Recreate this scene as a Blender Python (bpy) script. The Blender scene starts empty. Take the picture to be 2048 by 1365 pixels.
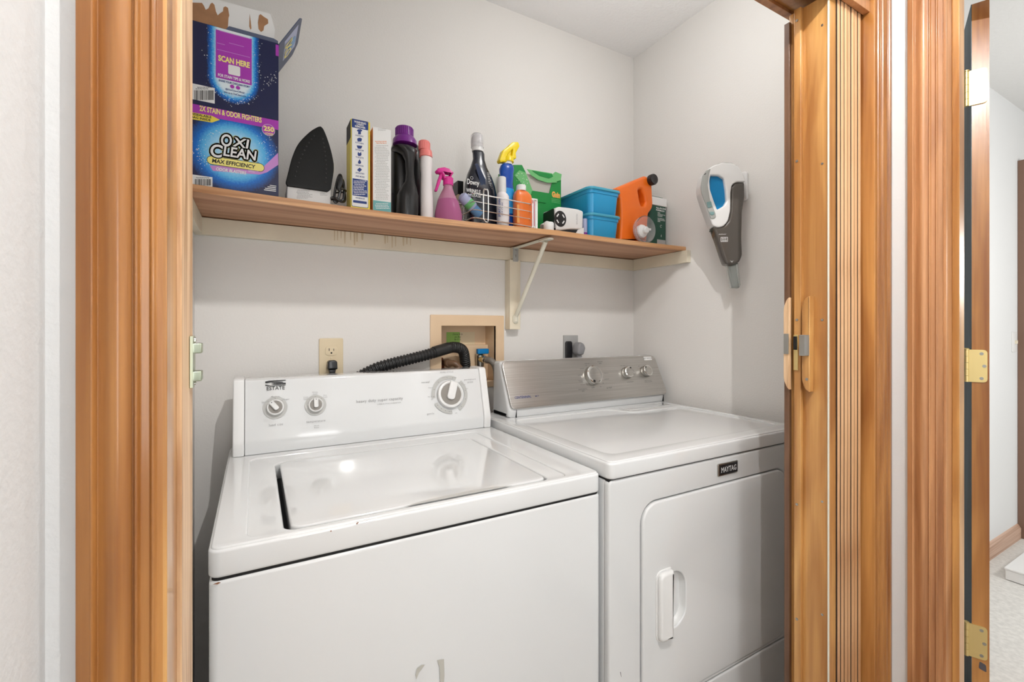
import bpy, bmesh, math, random
from mathutils import Vector, Matrix
random.seed(7)
S_ = bpy.context.scene
PI = math.pi
# ------------------------------------------------------------------ camera, light, exposure
CAMH = 1.212; FPX = 911.0; YAW = math.radians(29.43); VH = 656.5
cd = bpy.data.cameras.new('camera'); cam = bpy.data.objects.new('camera', cd); S_.collection.objects.link(cam)
cd.sensor_width = 36; cd.lens = 36 * FPX / 2048
cam.location = (0, 0, CAMH); cam.rotation_euler = (PI/2, 0, -YAW)
cd.shift_y = -(682.5 - VH) / 2048; cd.clip_start = .01
S_.camera = cam
w = bpy.data.worlds.new('world'); S_.world = w; w.use_nodes = True
w.node_tree.nodes['Background'].inputs[0].default_value = (.97, .985, 1, 1)
w.node_tree.nodes['Background'].inputs[1].default_value = .75
S_.view_settings.view_transform = 'Standard'; S_.view_settings.look = 'None'
S_.view_settings.gamma = 1; S_.view_settings.use_curve_mapping = False
S_.view_settings.exposure = -.1
def lamp(name, loc, watts, radius, col):
    l = bpy.data.lights.new(name, 'POINT'); l.energy = watts; l.shadow_soft_size = radius; l.color = col
    o = bpy.data.objects.new(name, l); o.location = loc; S_.collection.objects.link(o); return o
lamp('hall_ceiling_lamp', (.39, -.1, 2.322), 44, .007, (1, .98, .96))
al = bpy.data.lights.new('hall_fill_light', 'AREA'); al.shape = 'RECTANGLE'; al.size = .60; al.size_y = 1.6; al.energy = 17; al.color = (1, .995, .99)  # added soft fill behind the camera, no window there
ao = bpy.data.objects.new('hall_fill_light', al); ao.location = (.20, -2.6, 1.25); ao.rotation_euler = (PI/2, 0, 0); S_.collection.objects.link(ao)
lamp('closet_fill_lamp', (.90, .82, 2.13), 4.9, .08, (1, .985, .97))  # added fill above the door header, brightens the closet interior
lamp('bedroom_fill_lamp', (2.9, -.3, 1.5), 36, .15, (1, .98, .95))  # added fill out of view, brightens the bedroom walls

# ------------------------------------------------------------------ picture measure -> place
SN, CS = math.sin(YAW), math.cos(YAW)
def ray(u, v): d = u - 1024; return Vector((SN*FPX + CS*d, CS*FPX - SN*d, VH - v))
CAM = Vector((0, 0, CAMH))
def py(u, v, Y): r = ray(u, v); return CAM + r * (Y / r.y)
def px(u, v, X): r = ray(u, v); return CAM + r * (X / r.x)
def pz(u, v, Z): r = ray(u, v); return CAM + r * ((Z - CAMH) / r.z)

# ------------------------------------------------------------------ materials
M = {}
def principled(name):
    m = bpy.data.materials.new(name); m.use_nodes = True; M[name] = m
    return m, m.node_tree.nodes, m.node_tree.links, m.node_tree.nodes['Principled BSDF']
def mat(name, col, rough=.5, metal=0, coat=0, trans=0, bump=0, bscale=200, var=0, vscale=6, spec=.5, ior=1.45, alpha=1):
    m, N, L, P = principled(name)
    P.inputs['Base Color'].default_value = (*col, 1); P.inputs['Roughness'].default_value = rough
    P.inputs['Metallic'].default_value = metal; P.inputs['Coat Weight'].default_value = coat
    P.inputs['Coat Roughness'].default_value = .05
    P.inputs['Transmission Weight'].default_value = trans; P.inputs['IOR'].default_value = ior
    P.inputs['Specular IOR Level'].default_value = spec; P.inputs['Alpha'].default_value = alpha
    tc = N.new('ShaderNodeTexCoord')
    if bump:
        n = N.new('ShaderNodeTexNoise'); n.inputs['Scale'].default_value = bscale; n.inputs['Detail'].default_value = 3
        b = N.new('ShaderNodeBump'); b.inputs['Strength'].default_value = bump; b.inputs['Distance'].default_value = .002
        L.new(tc.outputs['Object'], n.inputs['Vector']); L.new(n.outputs['Fac'], b.inputs['Height']); L.new(b.outputs[0], P.inputs['Normal'])
    if var:
        n = N.new('ShaderNodeTexNoise'); n.inputs['Scale'].default_value = vscale; n.inputs['Detail'].default_value = 4
        r = N.new('ShaderNodeValToRGB')
        r.color_ramp.elements[0].position = .35; r.color_ramp.elements[1].position = .65
        r.color_ramp.elements[0].color = (*[c*(1-var) for c in col], 1); r.color_ramp.elements[1].color = (*[min(1, c*(1+var)) for c in col], 1)
        L.new(tc.outputs['Object'], n.inputs['Vector']); L.new(n.outputs['Fac'], r.inputs[0]); L.new(r.outputs[0], P.inputs['Base Color'])
    return m
def wood(name, dark, light, rough=.3, stretch=(28, 28, 1.2), rings=6, coat=.3, off=0):
    m, N, L, P = principled(name)
    tc = N.new('ShaderNodeTexCoord'); mp = N.new('ShaderNodeMapping'); mp.inputs['Scale'].default_value = stretch
    mp.inputs['Location'].default_value = (off, off*2, off)
    n = N.new('ShaderNodeTexNoise'); n.inputs['Scale'].default_value = 1; n.inputs['Detail'].default_value = 6; n.inputs['Distortion'].default_value = .6
    mp2 = N.new('ShaderNodeMapping'); mp2.inputs['Scale'].default_value = tuple(s*9 for s in stretch[:2]) + (stretch[2]*6,)
    n2 = N.new('ShaderNodeTexNoise'); n2.inputs['Scale'].default_value = 1; n2.inputs['Detail'].default_value = 3
    mx = N.new('ShaderNodeMath'); mx.operation = 'MULTIPLY_ADD'; mx.inputs[1].default_value = .2
    r = N.new('ShaderNodeValToRGB'); e = r.color_ramp.elements
    e[0].position = .38; e[0].color = (*dark, 1); e[1].position = .76; e[1].color = (*light, 1)
    L.new(tc.outputs['Object'], mp.inputs[0]); L.new(tc.outputs['Object'], mp2.inputs[0])
    L.new(mp.outputs[0], n.inputs['Vector']); L.new(mp2.outputs[0], n2.inputs['Vector'])
    L.new(n2.outputs['Fac'], mx.inputs[0]); L.new(n.outputs['Fac'], mx.inputs[2]); L.new(mx.outputs[0], r.inputs[0])
    mp3 = N.new('ShaderNodeMapping'); mp3.inputs['Scale'].default_value = tuple(s*.35 for s in stretch[:2]) + (stretch[2]*1.1,); mp3.inputs['Location'].default_value = (off*3, off, 0)
    n3 = N.new('ShaderNodeTexNoise'); n3.inputs['Scale'].default_value = 1; n3.inputs['Detail'].default_value = 3; n3.inputs['Distortion'].default_value = 1.2
    r3 = N.new('ShaderNodeValToRGB'); r3.color_ramp.elements[0].position = .36; r3.color_ramp.elements[0].color = (.66, .56, .48, 1); r3.color_ramp.elements[1].position = .56
    mxc = N.new('ShaderNodeMix'); mxc.data_type = 'RGBA'; mxc.blend_type = 'MULTIPLY'; mxc.inputs[0].default_value = 1
    L.new(tc.outputs['Object'], mp3.inputs[0]); L.new(mp3.outputs[0], n3.inputs['Vector']); L.new(n3.outputs['Fac'], r3.inputs[0])
    L.new(r.outputs[0], mxc.inputs[6]); L.new(r3.outputs[0], mxc.inputs[7]); L.new(mxc.outputs[2], P.inputs['Base Color'])
    P.inputs['Roughness'].default_value = rough; P.inputs['Coat Weight'].default_value = coat; P.inputs['Coat Roughness'].default_value = .12
    b = N.new('ShaderNodeBump'); b.inputs['Strength'].default_value = .12; b.inputs['Distance'].default_value = .001
    L.new(n2.outputs['Fac'], b.inputs['Height']); L.new(b.outputs[0], P.inputs['Normal'])
    return m
mat('wall', (.80, .78, .75), .75, bump=.25, bscale=180)
mat('wall_hall', (.74, .75, .75), .75, bump=.3, bscale=120)
mat('wall_white', (.87, .88, .88), .75, bump=.2, bscale=120)
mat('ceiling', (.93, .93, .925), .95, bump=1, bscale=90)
mat('carpet', (.72, .71, .68), 1, bump=1, bscale=60, var=.08, vscale=60)
mat('vinyl', (.35, .30, .25), .5, var=.1)
wood('oak', (.31, .115, .026), (.60, .29, .085), off=.3)
wood('oak_light', (.50, .22, .055), (.72, .40, .135), off=1.7, stretch=(40, 40, 1.6))
wood('oak_pale', (.60, .35, .17), (.88, .62, .38), .5, (60, 60, 2.5), coat=.05, off=3.1)
wood('oak_red', (.34, .14, .05), (.62, .31, .135), .42, (34, 34, 1.3), off=2.2)
wood('oak_dark', (.10, .045, .02), (.20, .10, .05), .5, off=.9)
wood('slat_wood', (.56, .29, .12), (.84, .52, .28), .4, (50, 50, 1.5), off=5.0)
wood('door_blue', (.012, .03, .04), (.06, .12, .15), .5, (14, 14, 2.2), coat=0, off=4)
wood('shelf_board', (.44, .22, .12), (.58, .32, .185), .45, (1.2, 30, 30), coat=.1)
wood('shelf_edge', (.56, .27, .11), (.80, .46, .23), .35, (2.5, 60, 60), coat=.3, off=2)
mat('cream', (.80, .73, .58), .45, bump=.05, var=.06)
mat('cream_metal', (.78, .75, .63), .35, coat=.3)
mat('enamel', (.75, .76, .76), .09, coat=.6, spec=.5)
mat('enamel_side', (.72, .73, .73), .22, coat=.3)
mat('white_plastic', (.80, .80, .79), .3, coat=.2)
mat('white', (.85, .85, .84), .4)
mat('gap', (.012, .012, .012), .8)
mat('black', (.012, .012, .014), .35, coat=.3)
mat('rubber', (.018, .018, .018), .5)
mat('sole', (.009, .0095, .0095), .42, spec=.3, bump=.1, bscale=60)
mat('dial_grey', (.50, .50, .48), .4)
mat('knob_taupe', (.27, .25, .225), .35)
mat('print_grey', (.16, .16, .16), .6)
mat('print_light', (.33, .33, .33), .6)
mat('print_dark', (.03, .03, .03), .6)
mat('print_blue', (.02, .05, .22), .5)
mat('chrome', (.80, .80, .78), .14, metal=1)
mat('nickel', (.46, .45, .42), .3, metal=1)
mat('brass', (.84, .68, .32), .48, metal=1)
mat('oak_shadow', (.035, .018, .01), .8)
mat('frame_brown', (.22, .13, .09), .5)
mat('letter_silver', (.62, .62, .62), .35)
mat('scuff_dark', (.09, .08, .09), .6)
mat('zinc', (.50, .56, .44), .35, metal=1)
mat('almond', (.74, .62, .42), .4)
mat('almond_box', (.78, .58, .38), .5, var=.04)
mat('cardboard', (.42, .22, .11), .85, var=.1, vscale=30)
mat('navy', (.012, .018, .075), .35)
mat('purple', (.42, .045, .46), .4)
mat('yellow', (.90, .74, .08), .4)
mat('yellow_pale', (.93, .83, .25), .4)
mat('magenta_pale', (.60, .28, .66), .5)
mat('slate', (.10, .12, .19), .5)
mat('teal', (.16, .44, .45), .5)
mat('button_teal', (.20, .33, .33), .4)
mat('orange_print', (.85, .30, .12), .5)
mat('jug_black', (.009, .009, .010), .3, coat=.15)
mat('cap_purple', (.19, .018, .26), .3, coat=.3)
mat('coral', (.88, .25, .23), .4)
mat('white_bottle', (.86, .82, .82), .35)
mat('pink_clear', (.72, .34, .50), .12, trans=.35, ior=1.2)
mat('pink_liquid', (.56, .17, .36), .15, trans=.25, ior=1.2)
mat('magenta', (.72, .02, .30), .2, coat=.5)
mat('bottle_dark', (.015, .017, .028), .2, coat=.5)
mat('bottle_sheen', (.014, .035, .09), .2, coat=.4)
mat('spray_blue', (.0, .07, .42), .25, coat=.4)
mat('label_blue', (.02, .32, .75), .4)
mat('trigger_yellow', (.90, .68, .0), .3, coat=.3)
mat('dye_orange', (.90, .21, .035), .3, coat=.3)
mat('dye_label', (.90, .42, .12), .5)
mat('green_card', (.01, .26, .05), .4)
mat('green_light', (.16, .50, .18), .45)
mat('green_dark', (.01, .07, .045), .35)
mat('sheet_grey', (.52, .49, .44), .8)
mat('bin_blue', (.03, .36, .68), .3, coat=.2)
mat('bin_rim', (.06, .38, .55), .25, coat=.3)
mat('jug_orange', (.90, .17, .01), .33, coat=.25)
mat('clear', (.96, .94, .96), .06, trans=.82, ior=1.15)
mat('smoke', (.13, .115, .10), .12, trans=.25, ior=1.3, coat=.5)
mat('grey_plastic', (.40, .41, .39), .4)
mat('grey_clear', (.36, .38, .36), .15, trans=.35, ior=1.2)
mat('blue_panel', (.0, .22, .50), .3, coat=.2)
mat('lavender', (.42, .46, .66), .4)
mat('cap_clear_blue', (.22, .46, .80), .15, trans=.3, ior=1.2)
mat('pink_stripe', (.70, .30, .36), .5)
mat('green_note', (.30, .52, .12), .7)
mat('valve_blue', (.0, .20, .52), .35)
mat('hose_grey', (.20, .18, .155), .5)
mat('hose_brown', (.16, .09, .05), .35)
mat('red_brown', (.30, .08, .03), .5)
mat('grey_box', (.42, .42, .41), .5)
mat('grey_plug', (.26, .26, .27), .45)
mat('scuff', (.50, .49, .44), .6)
mat('cord_white', (.75, .75, .72), .5)
mat('rust', (.28, .13, .07), .7)
# brushed steel
m, N, L, P = principled('steel')
tc = N.new('ShaderNodeTexCoord'); mp = N.new('ShaderNodeMapping'); mp.inputs['Scale'].default_value = (4, 300, 300)
n = N.new('ShaderNodeTexNoise'); n.inputs['Scale'].default_value = 1; n.inputs['Detail'].default_value = 5
r = N.new('ShaderNodeValToRGB'); r.color_ramp.elements[0].position = .3; r.color_ramp.elements[1].position = .7
r.color_ramp.elements[0].color = (.46, .445, .42, 1); r.color_ramp.elements[1].color = (.58, .565, .54, 1)
L.new(tc.outputs['Object'], mp.inputs[0]); L.new(mp.outputs[0], n.inputs['Vector']); L.new(n.outputs['Fac'], r.inputs[0]); L.new(r.outputs[0], P.inputs['Base Color'])
P.inputs['Metallic'].default_value = .9; P.inputs['Roughness'].default_value = .3
def glow(name, kind, c, rad, stops, speck=True):
    """printed colour field: ellipse ('oval') or a capsule open to the top ('arch') in the part's own X/Z"""
    m, N, L, P = principled(name); P.inputs['Roughness'].default_value = .35
    tc = N.new('ShaderNodeTexCoord'); sp = N.new('ShaderNodeSeparateXYZ'); L.new(tc.outputs['Object'], sp.inputs[0])
    def mth(op, a, b=0):
        q = N.new('ShaderNodeMath'); q.operation = op
        for i, s in enumerate((a, b)):
            if isinstance(s, (int, float)): q.inputs[i].default_value = s
            else: L.new(s, q.inputs[i])
        return q.outputs[0]
    dx = mth('DIVIDE', mth('SUBTRACT', sp.outputs[0], c[0]), rad[0])
    dz = mth('DIVIDE', mth('SUBTRACT', sp.outputs[2], c[1]), rad[1])
    if kind == 'arch': dz = mth('MINIMUM', dz, 0)
    d = mth('SQRT', mth('ADD', mth('MULTIPLY', dx, dx), mth('MULTIPLY', dz, dz)))
    if speck:
        n = N.new('ShaderNodeTexNoise'); n.inputs['Scale'].default_value = 260; n.inputs['Detail'].default_value = 2
        L.new(tc.outputs['Object'], n.inputs['Vector'])
        d = mth('ADD', d, mth('MULTIPLY', mth('SUBTRACT', n.outputs['Fac'], .5), .2))
    r = N.new('ShaderNodeValToRGB'); L.new(mth('DIVIDE', d, 2), r.inputs[0]); e = r.color_ramp.elements
    for i, (p, col) in enumerate(stops):
        q = e[i] if i < 2 else e.new(p/2)
        q.position = p/2; q.color = (*col, 1)
    L.new(r.outputs[0], P.inputs['Base Color']); return m

# ------------------------------------------------------------------ mesh helpers (world coordinates)
def B(): return bmesh.new()
def box(bm, x0, x1, y0, y1, z0, z1, mtx=None):
    vs = [bm.verts.new((x, y, z)) for z in (z0, z1) for y in (y0, y1) for x in (x0, x1)]
    for f in ((0,2,3,1),(4,5,7,6),(0,1,5,4),(2,6,7,3),(0,4,6,2),(1,3,7,5)): bm.faces.new([vs[i] for i in f])
    if mtx: bmesh.ops.transform(bm, matrix=mtx, verts=vs)
    return bm
def rings(bm, rs, caps=True):
    prev = None; first = None
    for r in rs:
        cur = [bm.verts.new(p) for p in r]
        if prev:
            n = len(cur)
            for i in range(n): bm.faces.new((prev[i], prev[(i+1) % n], cur[(i+1) % n], cur[i]))
        else: first = cur
        prev = cur
    if caps:
        bm.faces.new(first[::-1]); bm.faces.new(prev)
    return bm
def lathe(bm, prof, c, n=28, axis='z', sx=1, sy=1, power=2, mtx=None, caps=True):
    rs = []
    for r, h in prof:
        ring = []
        for i in range(n):
            a = 2*PI*i/n; ca, sa = math.cos(a), math.sin(a)
            if power != 2:
                ca = math.copysign(abs(ca)**(2/power), ca); sa = math.copysign(abs(sa)**(2/power), sa)
            p = Vector((r*ca*sx, r*sa*sy, h))
            if axis == 'y': p = Vector((p.x, -p.z, p.y))
            if axis == 'x': p = Vector((p.z, p.x, p.y))
            if mtx: p = mtx @ p
            ring.append(p + Vector(c))
        rs.append(ring)
    return rings(bm, rs, caps)
def tube(bm, pts, rad, n=10, close=False, ridges=None):
    pts = [Vector(p) for p in pts]; k = len(pts); rs = []
    up = Vector((.123, .31, .94)).normalized(); nrm = None
    for i, p in enumerate(pts):
        if close: t = (pts[(i+1) % k] - pts[i-1]).normalized()
        else: t = (pts[min(i+1, k-1)] - pts[max(i-1, 0)]).normalized()
        if nrm is None: nrm = t.cross(up).normalized()
        else:
            nrm = (nrm - t * nrm.dot(t)).normalized()
        bn = t.cross(nrm); r = rad[i] if isinstance(rad, list) else rad
        rs.append([p + (nrm*math.cos(2*PI*j/n) + bn*math.sin(2*PI*j/n))*r for j in range(n)])
    if close: rs.append(rs[0]); return rings(bm, rs, False)
    return rings(bm, rs, True)
def smooth_path(pts, seg=8):
    pts = [Vector(p) for p in pts]; out = []
    P4 = [pts[0]*2-pts[1]] + pts + [pts[-1]*2-pts[-2]]
    for i in range(1, len(P4)-2):
        a, b, c, d = P4[i-1:i+3]
        for j in range(seg):
            t = j/seg
            out.append(.5*((2*b)+(c-a)*t+(2*a-5*b+4*c-d)*t*t+(3*b-a-3*c+d)*t**3))
    return out + [pts[-1]]
def rr(x0, x1, y0, y1, r, n=6):
    out = []
    for cx, cy, a0 in ((x1-r, y1-r, 0), (x0+r, y1-r, 90), (x0+r, y0+r, 180), (x1-r, y0+r, 270)):
        for i in range(n+1):
            a = math.radians(a0 + 90*i/n); out.append((cx + r*math.cos(a), cy + r*math.sin(a)))
    return out
def rpoly(pts, r, n=5):
    """round the corners of a polygon"""
    out = []; k = len(pts); r = r if isinstance(r, (list, tuple)) else [r]*k
    for i in range(k):
        p = Vector(pts[i]).to_2d(); a = (Vector(pts[i-1]).to_2d() - p); b = (Vector(pts[(i+1) % k]).to_2d() - p)
        q = min(r[i], a.length*.45, b.length*.45)
        if q <= 0: out.append(tuple(p)); continue
        s, e = p + a.normalized()*q, p + b.normalized()*q
        for j in range(n+1):
            t = j/n; o = s*(1-t)**2 + p*2*t*(1-t) + e*t*t; out.append((o.x, o.y))
    return out
def circ(cx, cy, r, n=32, ry=None): return [(cx + r*math.cos(2*PI*i/n), cy + (ry or r)*math.sin(2*PI*i/n)) for i in range(n)]
AX = {'z': Matrix.Identity(4),
      'y': Matrix(((1,0,0,0),(0,0,-1,0),(0,1,0,0),(0,0,0,1))),      # (a,b)->(X,Z), depth -> -Y
      'x': Matrix(((0,0,1,0),(1,0,0,0),(0,1,0,0),(0,0,0,1)))}       # (a,b)->(Y,Z), depth -> +X
def shape(bm, loops, d0, d1, axis='z', bev=0, mtx=None, segs=3):
    """flat outline (first loop) with holes, extruded from d0 to d1 along the axis, edges rounded by bev"""
    if isinstance(loops[0][0], (int, float)): loops = [loops]
    cu = bpy.data.curves.new('t', 'CURVE'); cu.dimensions = '2D'; cu.fill_mode = 'BOTH'
    for lp in loops:
        sp = cu.splines.new('POLY'); sp.points.add(len(lp)-1); sp.use_cyclic_u = True
        for i, q in enumerate(lp): sp.points[i].co = (q[0], q[1], 0, 1)
    h = abs(d1-d0)/2; bev = min(bev, h*.98)
    cu.extrude = h - bev; cu.bevel_depth = bev; cu.bevel_resolution = segs; cu.offset = -bev
    ob = bpy.data.objects.new('t', cu)
    me = bpy.data.meshes.new_from_object(ob)
    me.transform(Matrix.Translation((0, 0, (d0+d1)/2)))
    if axis == 'y': me.transform(Matrix(((1,0,0,0),(0,1,0,0),(0,0,-1,0),(0,0,0,1)))); me.flip_normals()
    me.transform(AX[axis]) if not mtx else me.transform(mtx)
    bm.from_mesh(me)
    bpy.data.objects.remove(ob); bpy.data.curves.remove(cu); bpy.data.meshes.remove(me)
    bmesh.ops.remove_doubles(bm, verts=bm.verts, dist=1e-6)
    return bm
def text(bm, s, a, b, d, size, axis='y', mtx=None, align='CENTER', bold=0, shear=0, sx=1, rot=0, space=1):
    """lettering standing d in front of the plane; (a,b) is its middle"""
    cu = bpy.data.curves.new('t', 'FONT'); cu.body = s; cu.size = size; cu.align_x = align; cu.align_y = 'CENTER'
    cu.offset = bold*size; cu.shear = shear; cu.resolution_u = 2; cu.space_character = space; cu.fill_mode = 'FRONT'
    ob = bpy.data.objects.new('t', cu); me = bpy.data.meshes.new_from_object(ob)
    me.transform(Matrix.Translation((a, b, 0)) @ Matrix.Rotation(rot, 4, 'Z') @ Matrix.Diagonal((sx, 1, 1, 1)))
    if axis == 'y' and not mtx: me.transform(Matrix.Translation((0, d, 0)) @ AX['y'])
    else: me.transform((mtx or AX[axis]) @ Matrix.Translation((0, 0, d)))
    bm.from_mesh(me); bpy.data.objects.remove(ob); bpy.data.curves.remove(cu); bpy.data.meshes.remove(me)
    return bm
def flat(bm, lp, d, axis='y', mtx=None):
    q = [Vector((x, y, 0)) for x, y in lp]
    T = (Matrix.Translation((0, d, 0)) @ AX['y']) if axis == 'y' and not mtx else (mtx or AX[axis]) @ Matrix.Translation((0, 0, d))
    vs = [bm.verts.new(T @ p) for p in q]; bm.faces.new(vs); return bm
def obj(name, bm, m, parent=None, bevel=0, segs=2, label=None, kind=None, ang=38, stuff=False):
    me = bpy.data.meshes.new(name)
    if not isinstance(bm, bpy.types.Mesh): bmesh.ops.recalc_face_normals(bm, faces=bm.faces); bm.to_mesh(me); bm.free()
    xs = [v.co for v in me.vertices]
    c = Vector([(min(p[i] for p in xs) + max(p[i] for p in xs))/2 for i in range(3)])
    me.transform(Matrix.Translation(-c))
    for p in me.polygons: p.use_smooth = True
    me.set_sharp_from_angle(angle=math.radians(ang))
    for q in (m if isinstance(m, (list, tuple)) else [m]): me.materials.append(M[q])
    o = bpy.data.objects.new(name, me); S_.collection.objects.link(o)
    base = Vector(); q = parent
    while q: base += q.location; q = q.parent
    o.location = c - base
    if parent: o.parent = parent
    if bevel:
        b = o.modifiers.new('bevel', 'BEVEL'); b.width = bevel; b.segments = segs; b.limit_method = 'ANGLE'; b.angle_limit = math.radians(40); b.harden_normals = True
    if label: o['label'] = label
    if kind: o['kind'] = kind
    if stuff: o['kind'] = 'stuff'
    return o
def thing(name, label, cat, loc, group=None):
    o = bpy.data.objects.new(name, None); o.empty_display_size = .05; S_.collection.objects.link(o); o.location = loc
    o['label'] = label; o['category'] = cat
    if group: o['group'] = group
    return o
def tag(o, label, cat, group=None):
    o['label'] = label; o['category'] = cat
    if group: o['group'] = group
    return o
def struct(name, bm, m, **k): return obj(name, bm, m, kind='structure', **k)

# ================================================================== the setting
YB, XR, XL, ZC = 1.467, 1.435, -.1398, 2.386
BX0, BX1, BZ0, BZ1 = .545, .760, 1.02, 1.2205       # washer box hole in the back wall
OX0, OX1, OZT = -.066, 1.205, 1.954                 # closet opening
YF, YK = .495, .61                                  # closet front wall, hall face and closet face
struct('wall_back', shape(B(), [[(XL-.1, 0), (XR+.1, 0), (XR+.1, ZC), (XL-.1, ZC)], rr(BX0, BX1, BZ0, BZ1, .001, 1)], YB, YB+.012, 'y'), 'wall')
struct('wall_left', box(B(), XL-.1, XL, YK, YB, 0, ZC), 'wall')
struct('wall_right', box(B(), XR, XR+.09, YK, YB, 0, ZC), 'wall')
struct('ceiling', box(B(), XL-.1, XR+.1, YF, YB+.1, ZC, ZC+.05), 'ceiling')
struct('floor', box(B(), -.35, XR+.1, -4.0, YB+.05, -.05, 0), 'vinyl')
fw = B()
box(fw, -.25, OX0-.018, YF, YK, 0, ZC); box(fw, OX1+.018, XR+.09, YF, YK, 0, ZC); box(fw, OX0-.018, OX1+.018, YF, YK, OZT+.018, ZC)
struct('wall_front', fw, 'wall_hall')
HLX, HRX = -.1446, 1.266
struct('wall_hall_left', box(B(), HLX-.1, HLX, -4.0, YF, 0, ZC+.05), 'wall_hall')
DY1, DY0, DZ = .385, -.43, 1.965                    # bedroom doorway in the right hall wall
hw = B()
box(hw, HRX, HRX+.087, DY1+.018, YF, 0, ZC+.05); box(hw, HRX, HRX+.087, DY0-.018, DY1+.018, DZ+.018, ZC+.05); box(hw, HRX, HRX+.087, -4.0, DY0-.018, 0, ZC+.05)
struct('wall_hall_right', hw, 'wall_white')
struct('ceiling_hall', box(B(), HLX-.1, HRX+.115, -4.0, YF, ZC, ZC+.05), 'ceiling')
# bedroom
BYW, BCZ = .858, 2.49
struct('wall_bedroom', box(B(), XR+.09, 5.2, BYW, BYW+.1, 0, BCZ), 'wall_white')
struct('wall_bedroom_far', box(B(), 5.2, 5.3, -2.4, BYW+.1, 0, BCZ), 'wall_white')
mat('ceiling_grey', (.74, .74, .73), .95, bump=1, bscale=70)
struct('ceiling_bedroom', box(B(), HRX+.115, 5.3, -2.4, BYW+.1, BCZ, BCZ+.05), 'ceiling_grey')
struct('floor_bedroom', box(B(), HRX+.1, 5.3, -2.4, BYW+.1, -.06, 0), 'carpet')
bb = shape(B(), [(BYW, 0), (BYW-.016, 0), (BYW-.016, .06), (BYW-.006, .078), (BYW, .082)], XR+.09, 3.835, 'x')
wood('base_wood', (.58, .36, .25), (.74, .52, .40), .5, (1.5, 40, 60), coat=.1, off=1)
struct('baseboard_bedroom', bb, 'base_wood')

# casings: a moulded profile run up the wall
prof = [(0, 0), (0, .0150), (.002, .0165), (.0085, .0168), (.0100, .0178), (.0112, .0165), (.0125, .0118)]
prof += [(.0125+.0225*i/12, .0108+.0052*math.sin(PI*(i/12)**1.25)**1.3+.0012*(1-i/12)) for i in range(1, 12)]
prof += [(.0350, .0112), (.0362, .0150), (.0375, .0156), (.0386, .0145), (.0395, .0100), (.0455, .0090), (.0466, .0112), (.0478, .0118), (.0490, .0108), (.0500, .0078), (.0565, .0065), (.0565, 0)]
def casing(name, m, f, z0, z1):
    bm = B(); rs = [[f(a, b, z) for a, b in prof] for z in (z0, z1)]
    rings(bm, rs); return struct(name, bm, m, bevel=.0009, segs=2)
casing('trim_1', 'oak', lambda a, b, z: (-.123 + a, YF - b, z), 0, OZT+.06)
casing('trim_2', 'oak', lambda a, b, z: (HRX - .0005 - a*1.02, YF - b, z), 0, OZT+.06)
casing('trim_3', 'oak_red', lambda a, b, z: (HRX - b, .446 - a, z), 0, DZ+.05)
# head casing over the closet opening
hb = B(); rings(hb, [[(x, YF-b, OZT+.060-a) for a, b in prof] for x in (-.066, HRX-.06)]); struct('trim_4', hb, 'oak', bevel=.0009)
# closet jambs
struct('trim_5', box(B(), OX0-.018, OX0, .488, .545, 0, OZT+.018), 'oak_light', bevel=.001)
struct('trim_6', box(B(), OX0-.018, OX0+.004, .545, .632, 0, OZT+.018), 'oak_pale', bevel=.0015)
struct('trim_7', box(B(), OX1, OX1+.018, .488, YK, 0, OZT+.018), 'oak', bevel=.001)
struct('trim_8', box(B(), OX0, OX1, .488, YK+.012, OZT, OZT+.018), 'oak', bevel=.001)
hd = B(); box(hd, OX0, OX1, .497, .5105, OZT-.030, OZT); box(hd, OX0, OX1, .606, .622, OZT-.008, OZT)
struct('trim_9', hd, 'oak_red', bevel=.001)
# door jamb of the bedroom doorway with its stop
struct('trim_10', box(B(), HRX-.001, HRX+.088, DY1, DY1+.018, 0, DZ+.018), 'oak_red', bevel=.001)
struct('trim_11', box(B(), HRX+.028, HRX+.055, DY1-.012, DY1, 0, DZ), 'oak_light', bevel=.001)
struct('trim_12', box(B(), HRX-.001, HRX+.088, DY0, DY1, DZ, DZ+.018), 'oak_red', bevel=.001)
# frame of a further door in the bedroom wall
d2 = thing('door_3', 'x', 'door', (3.9, BYW, 0)); del d2['label']; del d2['category']; d2['kind'] = 'structure'
obj('door_frame', box(B(), 3.84, 3.90, BYW-.03, BYW, 0, 2.18), 'frame_brown', d2, bevel=.003)
obj('door_panel', box(B(), 3.90, 4.62, BYW-.012, BYW, 0, 2.17), 'oak_pale', d2, bevel=.003)

# ------------------------------------------------------------------ accordion closet door, folded to the right
ad = thing('door_1', 'x', 'door', (1.13, .56, 0)); del ad['label']; del ad['category']; ad['kind'] = 'structure'
ZT = OZT - .024
PXL = 1.070                                        # face of the lead post
bm = shape(B(), rpoly([(PXL, .5145), (PXL+.026, .5145), (PXL+.026, .599), (PXL, .599), (PXL, .585), (PXL+.004, .583), (PXL+.004, .574), (PXL, .572)], .0008), .02, ZT, 'z')
obj('lead_post', bm, 'oak_light', ad)
obj('post_batten', box(B(), PXL-.010, PXL, .568, .5835, .02, ZT), 'oak_light', ad, bevel=.0015)
obj('rear_post', box(B(), PXL-.010, PXL-.001, .593, .605, .02, ZT-.02), 'oak_dark', ad, bevel=.001)
obj('post_edging', box(B(), PXL-.0025, PXL-.0003, .5145, .5180, .02, ZT), 'cream_metal', ad, bevel=.0008)
n = 7; x0, x1 = 1.0975, 1.2025; wd = (x1-x0)/n
sl0 = None
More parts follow.
